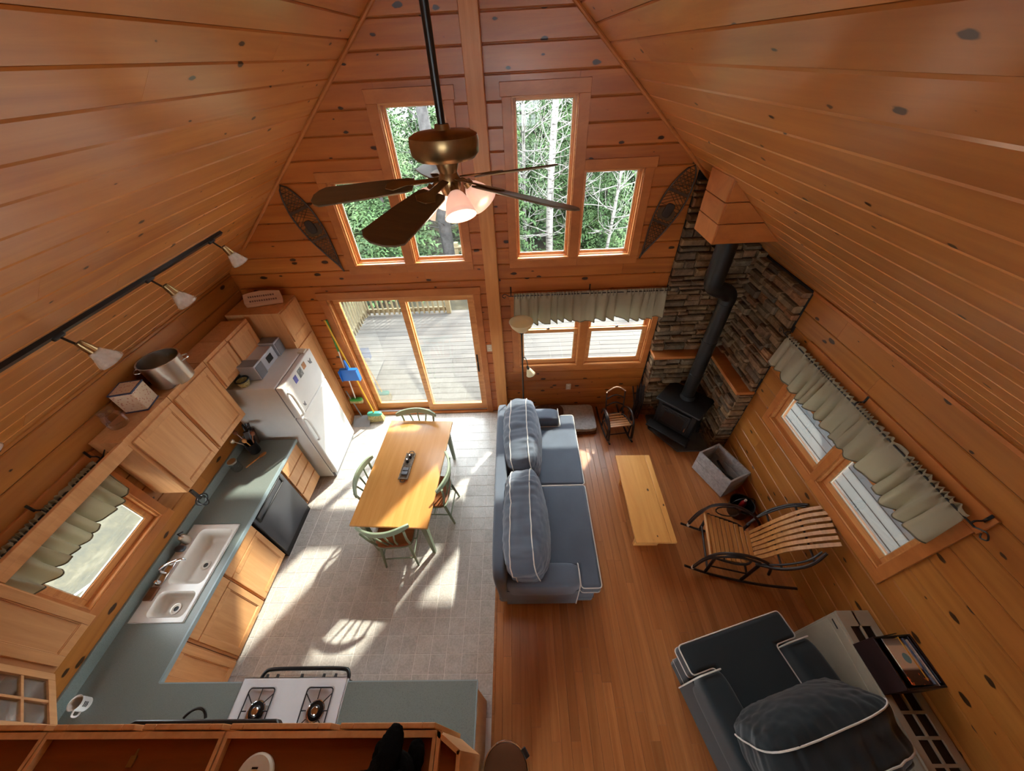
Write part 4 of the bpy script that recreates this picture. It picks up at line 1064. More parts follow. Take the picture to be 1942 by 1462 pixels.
# worktop things
MG = thing('mug', 'white mug with a dark print on the worktop corner', 'mug', (-3.25, 0.315, ZC), R(-75))
MB().lathe([(0.036, 0), (0.041, 0.006), (0.043, 0.088), (0.047, 0.096), (0.043, 0.095), (0.038, 0.01), (0, 0.008)], 28).build('cup', PAPER, MG, smooth=40)
MB().tube(spline([(0.041, 0, 0.075), (0.068, 0, 0.075), (0.072, 0, 0.05), (0.062, 0, 0.028), (0.041, 0, 0.022)], 5), 0.006, 8).build('handle', PAPER, MG)
b = MB()
for i in range(3): b.grid(lambda u, v, i=i: (0.0432 * math.cos(R(52 + u * 40)), 0.0432 * math.sin(R(52 + u * 40)), 0.035 + i * 0.012 + v * 0.008 + (0.003 if u > 0.5 else 0)), 6, 1)
b.build('print', plain('mug_print', C(44, 44, 46), 0.6), MG)
UH = thing('hanging_scroll', 'black iron scroll hanger under the wall cabinet', 'hook', (-3.07, 1.735, 1.45))
MB().box((-0.012, -0.012, -0.14), (0.012, 0.012, 0)).build('rod', BLACK, UH)
for i, (r_, dz) in enumerate(((0.055, -0.16), (0.042, -0.165), (0.05, -0.185))):
    MB(Matrix.Translation((0.0, 0, dz)) @ Matrix.Rotation(R(20 + 25 * i), 4, 'X')).tube(arc((0, 0, 0), r_, 0, 360, 24, 'xy')[:-1], 0.005, 6, True).build('ring', BLACK, UH)
CK = thing('utensil_crock', 'dark crock of wooden utensils in the corner by the refrigerator', 'crock', (-3.20, 2.58, ZC))
MB().lathe([(0.055, 0), (0.06, 0.01), (0.062, 0.15), (0.055, 0.15), (0.05, 0.02), (0, 0.02)], 20).build('crock', BLACK, CK)
for i in range(5):
    a = R(i * 75 + 10); dx, dy = math.cos(a), math.sin(a)
    u = MB().tube([(dx * 0.02, dy * 0.02, 0.03), (dx * 0.06, dy * 0.06, 0.20), (dx * 0.10, dy * 0.10, 0.28)], 0.006, 6); u.soft((0.022, 0.022, 0.03), 2.2, 6, c=(dx * 0.11, dy * 0.11, 0.30)); u.build('utensil', [SEATM, BLACK, SEATM, STEEL, SLAT][i], CK)
KB = thing('knife_block', 'dark wooden knife block against the refrigerator side', 'knife block', (-3.24, 2.66, ZC), R(20))
MB(Matrix.Rotation(R(-25), 4, 'X')).box((-0.05, -0.06, 0.03), (0.05, 0.02, 0.22)).build('block', DARKWOOD, KB, bevel=0.006)
for i in range(3): MB(Matrix.Rotation(R(-25), 4, 'X')).box((-0.035 + i * 0.03, -0.04, 0.22), (-0.02 + i * 0.03, -0.015, 0.31)).build('knife_handle', BLACK, KB, bevel=0.004)
tag(MB(Matrix.Translation((-3.12, 2.45, ZC + 0.012)) @ Matrix.Rotation(R(60), 4, 'Z')).tube([(-0.13, 0, 0), (0.04, 0, 0.0)], 0.008, 8).soft((0.045, 0.025, 0.008), 2.3, 8, c=(0.075, 0, 0)).build('wooden_spoon', SLAT), 'pale wooden spoon lying on the worktop before the crock', 'spoon')
CN = thing('glass_canister', 'clear glass canister on the worktop under the cabinets', 'jar', (-3.27, 2.33, ZC))
MB().lathe([(0.045, 0), (0.05, 0.01), (0.05, 0.11), (0.04, 0.13)], 24).build('canister_body', CLEAR, CN, smooth=60); MB().lathe([(0.046, 0.13), (0.046, 0.15), (0, 0.155)], 20).build('lid', STEEL, CN)
# trash can
TC = thing('trash_can', 'round steel-rimmed trash can with a brown lid by the peninsula', 'trash can', (-0.195, -0.03, 0))
MB().lathe([(0.14, 0), (0.15, 0.02), (0.152, 0.62)], 36).build('bin', STEEL, TC); MB().lathe([(0.150, 0.625), (0.148, 0.645), (0.10, 0.652), (0, 0.655)], 36).build('lid', plain('brown_lid', C(112, 80, 58), 0.3, 0.6, var=0.1, vs=2), TC)
MB().tube(arc((0, 0, 0.632), 0.155, 0, 360, 40, 'xy')[:-1], 0.008, 8, True).build('rim', CHROME, TC)
MB(Matrix.Rotation(R(35), 4, 'Z')).box((0.15, -0.03, 0.58), (0.185, 0.03, 0.645)).build('hinge', BLACK, TC, bevel=0.005)

# ================================================================== DINING SET
DT = thing('dining_table', 'honey wood dining table with sage green tapered legs', 'table', (-1.382, 2.408, 0), R(-3.4))
hw, hl = 0.415, 0.725
MB().box((-hw, -hl, 0.722), (hw, hl, 0.752)).build('tabletop', TABLE, DT, bevel=0.006)
b = MB()
for a in ((-0.34, -0.66, 0.34, -0.64), (-0.34, 0.64, 0.34, 0.66), (-0.35, -0.64, -0.33, 0.64), (0.33, -0.64, 0.35, 0.64)): b.box((a[0], a[1], 0.63), (a[2], a[3], 0.722))
b.build('apron', GREEN, DT, bevel=0.003)
for sx in (-1, 1):
    for sy in (-1, 1):
        t = [(sx * 0.335 - 0.032, sy * 0.645 - 0.032), (sx * 0.335 + 0.032, sy * 0.645 - 0.032), (sx * 0.335 + 0.032, sy * 0.645 + 0.032), (sx * 0.335 - 0.032, sy * 0.645 + 0.032)]
        c = (sx * 0.335, sy * 0.66)
        bt = [(c[0] + (p[0] - sx * 0.335) * 0.55, c[1] + (p[1] - sy * 0.645) * 0.55) for p in t]
        MB().add([(p[0], p[1], 0) for p in bt] + [(p[0], p[1], 0.72) for p in t], [(3, 2, 1, 0), (4, 5, 6, 7), (0, 1, 5, 4), (1, 2, 6, 5), (2, 3, 7, 6), (3, 0, 4, 7)]).build('leg', GREEN, DT, bevel=0.004)

def make_chair():
    t = thing('dining_chair', '', 'chair', (0, 0, 0), 0, 'sage green chairs around the dining table')
    MB().soft((0.205, 0.195, 0.017), 4.5, 12, lambda p, u: p + Vector((0, 0, -0.006 * max(0, 1 - (p.x / 0.2) ** 2 - (p.y / 0.2) ** 2) if p.z > 0 else 0)), (0, 0, 0.445)).build('seat', SEATM, t)
    MB().soft((0.212, 0.202, 0.008), 5, 10, c=(0, 0, 0.428)).build('seat_frame', GREEN, t)
    for sx in (-1, 1):
        MB().tube([(sx * 0.165, 0.15, 0.43), (sx * 0.195, 0.185, 0.0)], [0.019, 0.012], 10).build('leg', GREEN, t)
        MB().tube([(sx * 0.155, -0.15, 0.43), (sx * 0.185, -0.225, 0.0)], [0.019, 0.012], 10).build('leg', GREEN, t)
        MB().tube([(sx * 0.175, 0.163, 0.20), (sx * 0.172, -0.19, 0.20)], 0.008, 8).build('stretcher', GREEN, t)
        b = MB(); pts = spline([(sx * 0.175, -0.16, 0.44), (sx * 0.19, -0.195, 0.62), (sx * 0.215, -0.215, 0.84)], 5)
        b.tube(pts, 0.013, 8); b.build('back_post', GREEN, t)
    MB().tube([(-0.18, 0.172, 0.24), (0.18, 0.172, 0.24)], 0.008, 8).build('stretcher', GREEN, t); MB().tube([(-0.17, -0.198, 0.16), (0.17, -0.198, 0.16)], 0.008, 8).build('stretcher', GREEN, t)
    MB().tube([(-0.173, 0, 0.20), (0.173, 0, 0.20)], 0.008, 8).build('stretcher', GREEN, t)
    for i in range(3):
        x0 = (-0.05, 0.0, 0.05)[i]; x1 = (-0.115, 0.0, 0.115)[i]
        MB().tube(spline([(x0, -0.17, 0.45), (x0 * 1.3, -0.205, 0.6), (x1, -0.235, 0.83)], 5), 0.0095, 8).build('spindle', GREEN, t)
    def crest(u, v):
        x = -0.265 + 0.53 * u; e = 1 - abs(2 * u - 1) ** 6 * 0.45
        return (x, -0.255 + 0.09 * (2 * u - 1) ** 2, 0.865 + (v - 0.5) * 0.085 * e)
    b = MB(); b.grid(crest, 24, 4); b.build('crest_rail', GREEN, t, solid=0.022, bevel=0.005)
    return t
ch0 = make_chair()
for i, (x, y, rz, lab) in enumerate(((-1.445, 1.80, 2.5, 'green chair at the near end of the table, its back to the range'), (-1.63, 2.225, -93, 'green chair on the refrigerator side of the table'),
                                     (-1.105, 2.27, 87, 'green chair on the sofa side of the table'), (-1.405, 2.965, 177, 'green chair at the far end of the table before the sliding door'))):
    c = ch0 if i == 0 else copy_tree(ch0)
    c.location = (x, y, 0); c.rotation_euler = (0, 0, R(rz)); c['label'] = lab
TR = thing('napkin_tray', 'small twig tray with shakers on the dining table', 'tray', (-1.375, 2.41, 0.7525), R(-4))
WTRAY = plain('grey_twig', C(150, 136, 118), 0.8, var=0.35, vs=40)
MB().box((-0.045, -0.17, 0), (0.045, 0.17, 0.01)).build('base', WTRAY, TR)
for s in (-1, 1):
    MB().tube([(s * 0.05, -0.18, 0.02), (s * 0.05, 0.18, 0.022)], 0.008, 6).build('side_rail', WTRAY, TR); MB().tube([(-0.05, s * 0.17, 0.02), (0.05, s * 0.17, 0.02)], 0.008, 6).build('end_rail', WTRAY, TR)
    MB().tube(arc((0, s * 0.185, 0.015), 0.03, 0 if s > 0 else 180, 180 if s > 0 else 360, 10, 'xy'), 0.005, 6).build('handle', TWIG, TR)
b = MB()
for y in (-0.10, -0.05): b.box((-0.034, y - 0.02, 0.012), (0.034, y + 0.02, 0.035))
b.build('napkin_holder', GREYB, TR, bevel=0.004)
for k, (x, y, m_) in enumerate(((-0.01, 0.06, BLACK), (0.01, 0.12, MAROON))):
    s = thing('shaker', ('black pepper shaker', 'dark red salt shaker')[k] + ' standing in the twig tray', 'shaker', (-1.375 + x, 2.41 + y, 0.763))
    MB().lathe([(0.016, 0), (0.018, 0.02), (0.012, 0.045)], 14).build('shaker_body', m_, s); MB().lathe([(0.0135, 0.045), (0.012, 0.055), (0, 0.058)], 14).build('cap', CHROME, s)

# ================================================================== SOFA AND ARMCHAIR
def couch(root, W_, D_, ns, aw, inset, mat, ch=0.25, cz=0.71, lean=12, co=0.315, hy=0.185):
    hw = W_ / 2
    b = MB().box((-hw + 0.03, -D_ + 0.02, 0.075), (hw - 0.03, -0.05, 0.345)); b.build('base', mat, root, bevel=0.025, seg=3)
    sk = MB().tube([(-hw + 0.03, -D_ + 0.02, 0.19), (-hw + 0.03, -0.05, 0.19), (hw - 0.03, -0.05, 0.19), (hw - 0.03, -D_ + 0.02, 0.19)], 0.004, 6); sk.build('base_piping', PIPING if ns == 1 else mat, root)
    MB(Matrix.Translation((0, -D_ + 0.075, 0.44)) @ Matrix.Rotation(R(4), 4, 'X')).soft((hw - 0.01, 0.07, 0.385), 8, 14).build('back_panel', mat, root)
    for s in (-1, 1):
        x = s * (hw - aw / 2); y0, y1 = -D_ + 0.10, -inset
        a = MB().soft((aw / 2, (y1 - y0) / 2, 0.15), 6, 14, c=(x, (y0 + y1) / 2, 0.485))
        a.box((x - aw / 2 + 0.01, y0, 0.08), (x + aw / 2 - 0.01, y1 - 0.012, 0.46))
        ao = a.build('arm', mat, root, smooth=60)
        loop = [(x + (aw / 2 - 0.005) * math.copysign(abs(math.cos(t)) ** 0.35, math.cos(t)), y1 - 0.012, 0.485 + 0.146 * abs(math.sin(t)) ** 0.35) for t in [math.pi * i / 20 for i in range(21)]]
        MB().tube([(loop[0][0], loop[0][1], 0.09)] + loop + [(loop[-1][0], loop[-1][1], 0.09)], 0.0055, 6).build('arm_piping', PIPING, ao)
    sw = (W_ - 0.04) / ns
    for i in range(ns):
        xa, xb_ = -hw + 0.02 + i * sw + 0.004, -hw + 0.02 + (i + 1) * sw - 0.004
        ia, ib = xa, xb_
        if i == 0: ia = -hw + aw + 0.005
        if i == ns - 1: ib = hw - aw - 0.005
        poly = [(ia, -D_ + 0.16)]
        poly += [(ia, -inset + 0.012), (xa, -inset + 0.012)] if ia != xa else []
        poly += [(xa, 0), (xb_, 0)]
        poly += [(xb_, -inset + 0.012), (ib, -inset + 0.012)] if ib != xb_ else []
        poly += [(ib, -D_ + 0.16)]
        b = MB(); b.prism(poly[::-1], 0.345, 0.495); so_ = b.build('seat_cushion', mat, root, bevel=0.03, seg=4, smooth=60)
        top = []
        k = len(poly)
        for z in (0.481, 0.362):
            pts = []
            cx = sum(p[0] for p in poly) / k; cy = sum(p[1] for p in poly) / k
            for j in range(k):
                p0, p1, p2 = [Vector((q[0], q[1], z)) for q in (poly[j - 1], poly[j], poly[(j + 1) % k])]
                d1 = (p0 - p1).normalized(); d2 = (p2 - p1).normalized(); rr = 0.035
                for t in (0, 0.25, 0.5, 0.75, 1): pts.append(p1 + d1 * rr * (1 - t) ** 2 + d2 * rr * t * t)
            MB().tube(pts, 0.006, 6, True).build('piping', PIPING, so_)
    bw = (W_ - 0.06) / ns
    for i in range(ns):
        cx = -hw + 0.03 + (i + 0.5) * bw; seed = Vector((i * 7.1, ns * 3.3, 2))
        hx, hz = bw / 2 - 0.006, ch
        def wr(p, u):
            q = Vector((p.x * 2.4, p.y * 9, p.z * 2.2)) + seed
            rid = noise.noise(Vector((p.x * 15, p.y * 4, p.z * 15)) + seed)
            edge = max(abs(u.x), abs(u.z)) ** 3
            rid2 = noise.noise(Vector((p.x * 30, p.y * 5, p.z * 30)) + seed)
            k = 0.02 * noise.noise(q) + (0.015 * rid + 0.008 * rid2) * (0.25 + 0.75 * edge)
            puff = 1 + 0.30 * (1 - (p.x / hx) ** 2) * (1 - (p.z / hz) ** 2) * (1 if abs(u.y) > 0.4 else 0)
            return Vector((p.x, p.y * puff, p.z)) + Vector(u) * k
        M = Matrix.Translation((cx, -D_ + co, cz)) @ Matrix.Rotation(R(lean), 4, 'X')
        cb = MB(M).soft((hx, hy, hz), 4.2, 60, wr).build('back_cushion', mat, root, smooth=70)
        for sy in (-1, 1):
            loop = []
            for t in range(64):
                a = 2 * math.pi * t / 64; c_, s_ = math.cos(a), math.sin(a); e = 4.2; uy = sy * 0.56
                L = (abs(c_) ** e + abs(s_) ** e) ** (1 / e); sc = (1 - abs(uy) ** e) ** (1 / e)
                u = Vector((c_ / L * sc, uy, s_ / L * sc)); p = Vector((u.x * hx, u.y * hy, u.z * hz))
                loop.append(wr(p, u) + Vector((u.x, 0, u.z)).normalized() * 0.006)
            MB(M).tube(loop, 0.0058, 6, True).build('piping', PIPING, cb)
    for sx in (-1, 1):
        for y in (-0.12, -D_ + 0.12): MB().tube([(sx * (hw - 0.12), y, 0), (sx * (hw - 0.12), y, 0.08)], [0.022, 0.03], 10).build('leg', DARKWOOD, root)
SF = thing('sofa', 'slate blue two-seat sofa with white piping and loose back cushions', 'sofa', (0.71, 2.28, 0), R(-90))
couch(SF, 2.28, 1.03, 2, 0.22, 0.21, NAVY)
AC = thing('armchair', 'slate blue armchair, shade put into its colour, with white piping beside the cream heater', 'armchair', (1.755, 0.83, 0), R(14.6))
couch(AC, 1.06, 0.98, 1, 0.23, 0.22, NAVY_DIM, 0.285, 0.74, 18, 0.255, 0.20)

# ================================================================== BENCH TABLE, CRATE, BUCKET
BE = thing('coffee_table', 'low pine plank coffee table before the sofa', 'table', (1.385, 2.17, 0), R(-1.0))
b = MB(); MB().box((-0.215, -0.56, 0.388), (0.15, 0.56, 0.42)).build('plank', BENCH, BE, bevel=0.004); MB().box((0.152, -0.56, 0.388), (0.215, 0.56, 0.42)).build('plank', BENCH, BE, bevel=0.004)
for s in (-1, 1): MB().box((-0.14, s * 0.40 - 0.016, 0), (0.14, s * 0.40 + 0.016, 0.388)).build('leg', BENCH, BE, bevel=0.004)
MB().box((-0.016, -0.384, 0.16), (0.016, 0.384, 0.26)).build('stretcher', BENCH, BE, bevel=0.004); MB().box((-0.19, -0.52, 0.34), (-0.165, 0.52, 0.388)).build('apron', BENCH, BE); MB().box((0.165, -0.52, 0.34), (0.19, 0.52, 0.388)).build('apron', BENCH, BE)

CR = thing('wood_crate', 'weathered grey wooden kindling crate by the right wall', 'crate', (2.545, 2.63, 0), R(23))
for s in (-1, 1):
    for k in range(2):
        z0 = 0.012 + k * 0.178
        MB().box((s * 0.155 - 0.011, -0.25, z0), (s * 0.155 + 0.011, 0.25, z0 + 0.172)).build('board', GREYW, CR, bevel=0.003)
        MB().box((-0.144, s * 0.239 - 0.011, z0), (0.144, s * 0.239 + 0.011, z0 + 0.172)).build('board', GREYW, CR, bevel=0.003)
for k in range(3): MB().box((-0.143 + k * 0.096, -0.228, 0.0), (-0.143 + k * 0.096 + 0.093, 0.228, 0.016)).build('floor_board', GREYW, CR)
random.seed(21)
for i in range(7):
    x, y = random.uniform(-0.08, 0.08), random.uniform(-0.12, 0.12); a = random.uniform(-0.35, 0.35)
    o = MB(Matrix.Translation((2.545, 2.63, 0)) @ Matrix.Rotation(R(23), 4, 'Z') @ Matrix.Translation((x, y, 0.045 + 0.026 * i)) @ Matrix.Rotation(a + math.pi / 2, 4, 'Z')).tube([(-0.10, 0, 0), (0, 0.006, 0.004), (0.10, 0, 0)], random.uniform(0.012, 0.02), 7).build('kindling_stick', ASHM)
    tag(o, 'dark kindling stick inside the grey crate', 'stick', 'kindling in the crate')
BU = thing('ash_bucket', 'black metal bucket on the floor beside the crate', 'bucket', (2.60, 2.14, 0))
MB().lathe([(0.10, 0), (0.11, 0.01), (0.135, 0.20), (0.14, 0.205), (0.13, 0.2), (0.105, 0.015), (0, 0.012)], 28).build('pail', BLACK, BU); MB().tube(arc((0, 0, 0.2), 0.135, 10, 170, 16, 'xz'), 0.005, 6).build('handle', BLACK, BU)
LI = thing('lighter', 'red lighter bottle standing in the black bucket', 'bottle', (2.64, 2.17, 0.015)); MB().lathe([(0.03, 0), (0.032, 0.15), (0.014, 0.2)], 16).build('bottle_body', RED, LI); MB().lathe([(0.014, 0.2), (0.014, 0.225), (0, 0.228)], 14).build('cap', PAPER, LI)
tag(MB(Matrix.Translation((2.56, 2.11, 0.15)) @ Matrix.Rotation(R(30), 4, 'Z') @ Matrix.Rotation(R(55), 4, 'Y')).box((-0.05, -0.03, -0.012), (0.05, 0.03, 0.012)).build('match_box', plain('tan_card', C(176, 120, 74), 0.7), bevel=0.002), 'tan matchbox lying in the black bucket', 'box')

# ================================================================== ROCKERS
def rocker(root, s, big):
    S = lambda *p: tuple(q * s for q in p)
    def T(nm, pts, r, par=root, mat=TWIG, n=5): return MB().tube(spline([S(*p) for p in pts], n), r * s * (1.0 if big else 1.5), 8).build(nm, mat, par)
    N = 9 if big else 6
    for i in range(N):
        y = 0.245 - (i + 0.5) * 0.43 / N; u = (i + 0.5) / N
        hwid = 0.235 * (1 - 0.22 * u * u) if i < N - 1 else 0.15
        if i == N - 2: hwid = 0.185
        z = 0.415 - 0.05 * math.sin(min(1.0, u * 1.2) * math.pi * 0.6)
        wd = 0.43 / N - (0.007 if big else 0.02)
        MB(Matrix.Translation(S(0, y, z))).box(S(-hwid, -wd / 2, -0.009), S(hwid, wd / 2, 0.009)).build('seat_slat', SLAT, root, bevel=0.003 * s)
    if big: MB().tube([S(-0.245, 0.255, 0.41), S(0.245, 0.255, 0.41)], 0.02 * s, 10).build('front_roll', SLAT, root)
    hoop = [(-0.24, 0.24, 0.40), (-0.235, 0.0, 0.365), (-0.18, -0.14, 0.355), (0.0, -0.20, 0.352), (0.18, -0.14, 0.355), (0.235, 0.0, 0.365), (0.24, 0.24, 0.40)]
    T('seat_hoop', hoop, 0.012)
    for sx in (-1, 1):
        T('arm', [(sx * 0.245, 0.34, 0.10), (sx * 0.25, 0.30, 0.36), (sx * 0.262, 0.22, 0.56), (sx * 0.265, 0.05, 0.635), (sx * 0.25, -0.14, 0.58), (sx * 0.225, -0.28, 0.44), (sx * 0.215, -0.34, 0.25)], 0.0145)
        T('arm', [(sx * 0.262, 0.345, 0.12), (sx * 0.268, 0.30, 0.38), (sx * 0.278, 0.20, 0.53), (sx * 0.28, 0.04, 0.60), (sx * 0.265, -0.14, 0.55)], 0.011)
        MB().lathe([(0.016 * s, 0), (0.016 * s, 0.05 * s)], 10, S(sx * 0.245, 0.34, 0.07)).build('pale_end', TWIGEND, root)
        lp = [(sx * 0.262, 0.05 + 0.115 * math.cos(t), 0.50 + 0.09 * math.sin(t)) for t in [2 * math.pi * i / 14 for i in range(14)]]
        MB().tube([S(*p) for p in lp], 0.0075 * s, 6, True).build('arm_loop', TWIG, root)
        T('rocker_runner', [(sx * 0.245, 0.42, 0.085), (sx * 0.245, 0.20, 0.028), (sx * 0.245, -0.08, 0.014), (sx * 0.245, -0.38, 0.05), (sx * 0.245, -0.64, 0.14)], 0.014, mat=TWIG)
        MB().tube([S(sx * 0.24, 0.20, 0.03), S(sx * 0.24, 0.215, 0.41)], 0.016 * s, 8).build('leg', TWIG, root)
        MB().tube([S(sx * 0.235, -0.16, 0.03), S(sx * 0.22, -0.19, 0.40)], 0.016 * s, 8).build('leg', TWIG, root)
        MB().tube([S(sx * 0.24, 0.20, 0.2), S(sx * 0.235, -0.17, 0.2)], 0.009 * s, 6).build('stretcher', TWIG, root)
        if big:
            T('back_bow', [(sx * 0.21, -0.17, 0.40), (sx * 0.295, -0.30, 0.58), (sx * 0.30, -0.44, 0.78), (sx * 0.235, -0.52, 0.93)], 0.0145)
            T('back_bow', [(sx * 0.215, -0.17, 0.42), (sx * 0.265, -0.29, 0.60), (sx * 0.27, -0.42, 0.79), (sx * 0.22, -0.50, 0.91)], 0.009)
        else:
            MB().tube([S(sx * 0.19, -0.18, 0.36), S(sx * 0.20, -0.30, 0.92)], 0.015 * s, 8).build('back_post', TWIG, root)
            MB().lathe([(0.015 * s, 0), (0.013 * s, 0.012 * s), (0, 0.014 * s)], 10, S(sx * 0.20, -0.30, 0.92)).build('pale_end', TWIGEND, root)
    MB().tube([S(-0.24, 0.21, 0.14), S(0.24, 0.21, 0.14)], 0.012 * s, 8).build('stretcher', TWIG, root); MB().tube([S(-0.235, -0.17, 0.16), S(0.235, -0.17, 0.16)], 0.012 * s, 8).build('stretcher', TWIG, root)
    if big:
        for i in range(7):
            a = (i - 3) / 3
            b0, t0 = a * 0.135, a * 0.175
            pts = spline([S(b0, -0.185, 0.37), S(b0 * 1.08, -0.245, 0.50), S(b0 * 1.14, -0.33, 0.70), S(t0, -0.46, 0.90), S(t0 * 1.02, -0.60, 1.03)], 5)
            bb = MB(); vs = []
            for p in pts:
                for dx, dy in ((-0.0175, 0.004), (0.0175, 0.004), (0.0175, -0.004), (-0.0175, -0.004)): vs.append((p.x + dx, p.y + dy, p.z + dy * 0.5))
            k = len(pts)
            bb.add(vs, [(j * 4 + q, j * 4 + (q + 1) % 4, (j + 1) * 4 + (q + 1) % 4, (j + 1) * 4 + q) for j in range(k - 1) for q in range(4)] + [(3, 2, 1, 0), tuple((k - 1) * 4 + q for q in range(4))])
            bb.build('back_slat', SLAT, root, smooth=30)
        for yy, zz_, hx in ((-0.30, 0.585, 0.29), (-0.455, 0.835, 0.28)):
            MB().tube([S(-hx, yy, zz_), S(hx, yy, zz_)], 0.010, 8).build('back_rail', TWIG, root)
    else:
        for zz_, bow in ((0.62, 0.06), (0.80, 0.08), (0.98, 0.12)):
            T('crest_twig', [(-0.20, -0.235 - (zz_ - 0.6) * 0.2, zz_ - 0.06), (0.0, -0.25 - (zz_ - 0.6) * 0.2, zz_ + bow * 0.5), (0.20, -0.235 - (zz_ - 0.6) * 0.2, zz_ - 0.06)], 0.009, mat=TWIG if zz_ < 0.95 else plain('highlight_twig', C(196, 160, 136), 0.5))  # top twig coloured pale to stand in for its highlight
RK = thing('rocking_chair', 'bentwood rocking chair with oak slats by the right window', 'rocking chair', (2.19, 1.63, 0), R(75.6))
rocker(RK, 1.0, True)
RS = thing('rocking_chair', 'child-size twig rocking chair between rug and stone corner', 'rocking chair', (1.385, 3.49, 0), R(186))
rocker(RS, 0.68, False)

# ================================================================== HEATER AND MAGAZINES
HE = thing('gas_heater', 'cream enamel console heater with a grille top along right wall', 'heater', (2.645, 0.13, 0))
MB().box((-0.125, -0.74, 0.04), (0.135, 0.74, 0.775)).build('cabinet', HEATER, HE, bevel=0.006)
MB().box((-0.135, -0.735, 0.69), (-0.12, 0.735, 0.77)).build('front_band', HEATER, HE, bevel=0.004); MB().box((-0.133, -0.72, 0.08), (-0.122, 0.72, 0.67)).build('front_panel', HEATER, HE, bevel=0.004)
MB().box((-0.10, -0.70, 0.0), (0.12, 0.70, 0.04)).build('plinth', BLACK, HE)
b = MB(); zt = 0.775
xs_ = [(-0.125, -0.075), (-0.004, 0.012), (0.085, 0.138)]
for a in xs_: b.box((a[0], -0.74, zt), (a[1], 0.74, zt + 0.018))
yy = [-0.74, -0.66] ; b.box((-0.08, -0.74, zt), (0.09, -0.64, zt + 0.018)); b.box((-0.08, 0.63, zt), (0.09, 0.74, zt + 0.018))
for i in range(1, 10): y = -0.64 + i * 0.127; b.box((-0.08, y - 0.009, zt), (0.09, y + 0.009, zt + 0.018))
b.build('top_grille', HEATER, HE, bevel=0.002)
MB().box((-0.076, -0.641, zt), (0.086, 0.631, zt + 0.002)).build('grille_well', BLACK, HE)
MB().box((-0.137, 0.63, 0.715), (-0.132, 0.70, 0.728)).build('vent_slot', BLACK, HE)
MBX = thing('magazine_box', 'dark open box of magazines standing on the heater', 'box', (2.655, 0.50, 0.794), R(3))
for a in ((-0.145, -0.15, -0.133, 0.15), (0.123, -0.15, 0.135, 0.15)): MB().box((a[0], a[1], 0), (a[2], a[3], 0.235)).build('side', MAROON, MBX, bevel=0.002)
for a in ((-0.133, -0.15, 0.123, -0.138), (-0.133, 0.138, 0.123, 0.15)): MB().box((a[0], a[1], 0), (a[2], a[3], 0.235)).build('end', BLACK, MBX, bevel=0.002)
MB().box((-0.133, -0.138, 0), (0.123, 0.138, 0.008)).build('bottom', BLACK, MBX)
def cover(name, kind):
    m = NT(name); v = m.coords(rnd=False); sp = m.n('ShaderNodeSeparateXYZ'); m.l(v, sp.inputs[0])
    k = m.noise(v, 26, 3)
    if kind == 0:
        base = m.ramp(m.math('MULTIPLY_ADD', sp.outputs[1], 3.8, 0.5), [(0.0, C(50, 34, 34)), (0.30, C(70, 50, 48)), (0.36, C(226, 218, 200)), (0.82, C(222, 210, 190)), (0.86, C(150, 146, 140)), (1.0, C(96, 90, 88))])
        blob = m.math('LESS_THAN', m.math('ADD', m.math('POWER', m.math('ADD', sp.outputs[0], 0.0), 2.0), m.math('POWER', m.math('SUBTRACT', sp.outputs[1], 0.015), 2.0)), 0.0009)
        c = m.mix(blob, base, C(110, 170, 190)); c = m.mix(m.math('MULTIPLY', m.math('GREATER_THAN', k, 0.6), m.math('LESS_THAN', sp.outputs[1], -0.06)), c, C(214, 100, 56))
    else: c = m.ramp(k, [(0.35, (C(210, 150, 40), C(60, 90, 140), C(216, 214, 206), C(40, 52, 70))[kind - 1]), (0.7, (C(232, 196, 90), C(120, 150, 180), C(180, 178, 172), C(80, 96, 120))[kind - 1])])
    m.set(Base_Color=c, Roughness=0.3); return m.mat
for k, (x, yo, tilt, lb) in enumerate(((-0.015, 0.0, -62, 'magazine with a pale cover and blue figure lying on top of the box'), (0.045, 0.02, -40, 'yellow-spined magazine beside the pale one in the box'), (0.072, 0.0, -30, 'blue magazine standing in the box'), (0.092, -0.01, -22, 'white magazine standing in the box'), (0.108, 0.005, -14, 'dark navy magazine against the wall side of the box'))):
    M = Matrix.Translation((2.655, 0.50 + yo, 0.794)) @ Matrix.Rotation(R(3), 4, 'Z')
    if k == 0: M = M @ Matrix.Translation((-0.01, 0, 0.237)) @ Matrix.Rotation(R(14), 4, 'Y')
    else: M = M @ Matrix.Translation((x, 0, 0.13)) @ Matrix.Rotation(R(90 + tilt * 0.15), 4, 'Y')
    me = MB().box((-0.105, -0.13, -0.003), (0.105, 0.13, 0.003)); o = me.build('magazine', cover('magazine_cover_%d' % k, k))
    o.matrix_world = M; tag(o, lb, 'magazine', 'magazines in the dark box')
tag(MB(Matrix.Translation((2.61, 0.655, 0.795)) @ Matrix.Rotation(R(8), 4, 'Z')).box((-0.06, -0.004, 0), (0.11, 0.0, 0.20)).build('black_folder', BLACK), 'thin black folder standing behind the magazine box', 'folder')

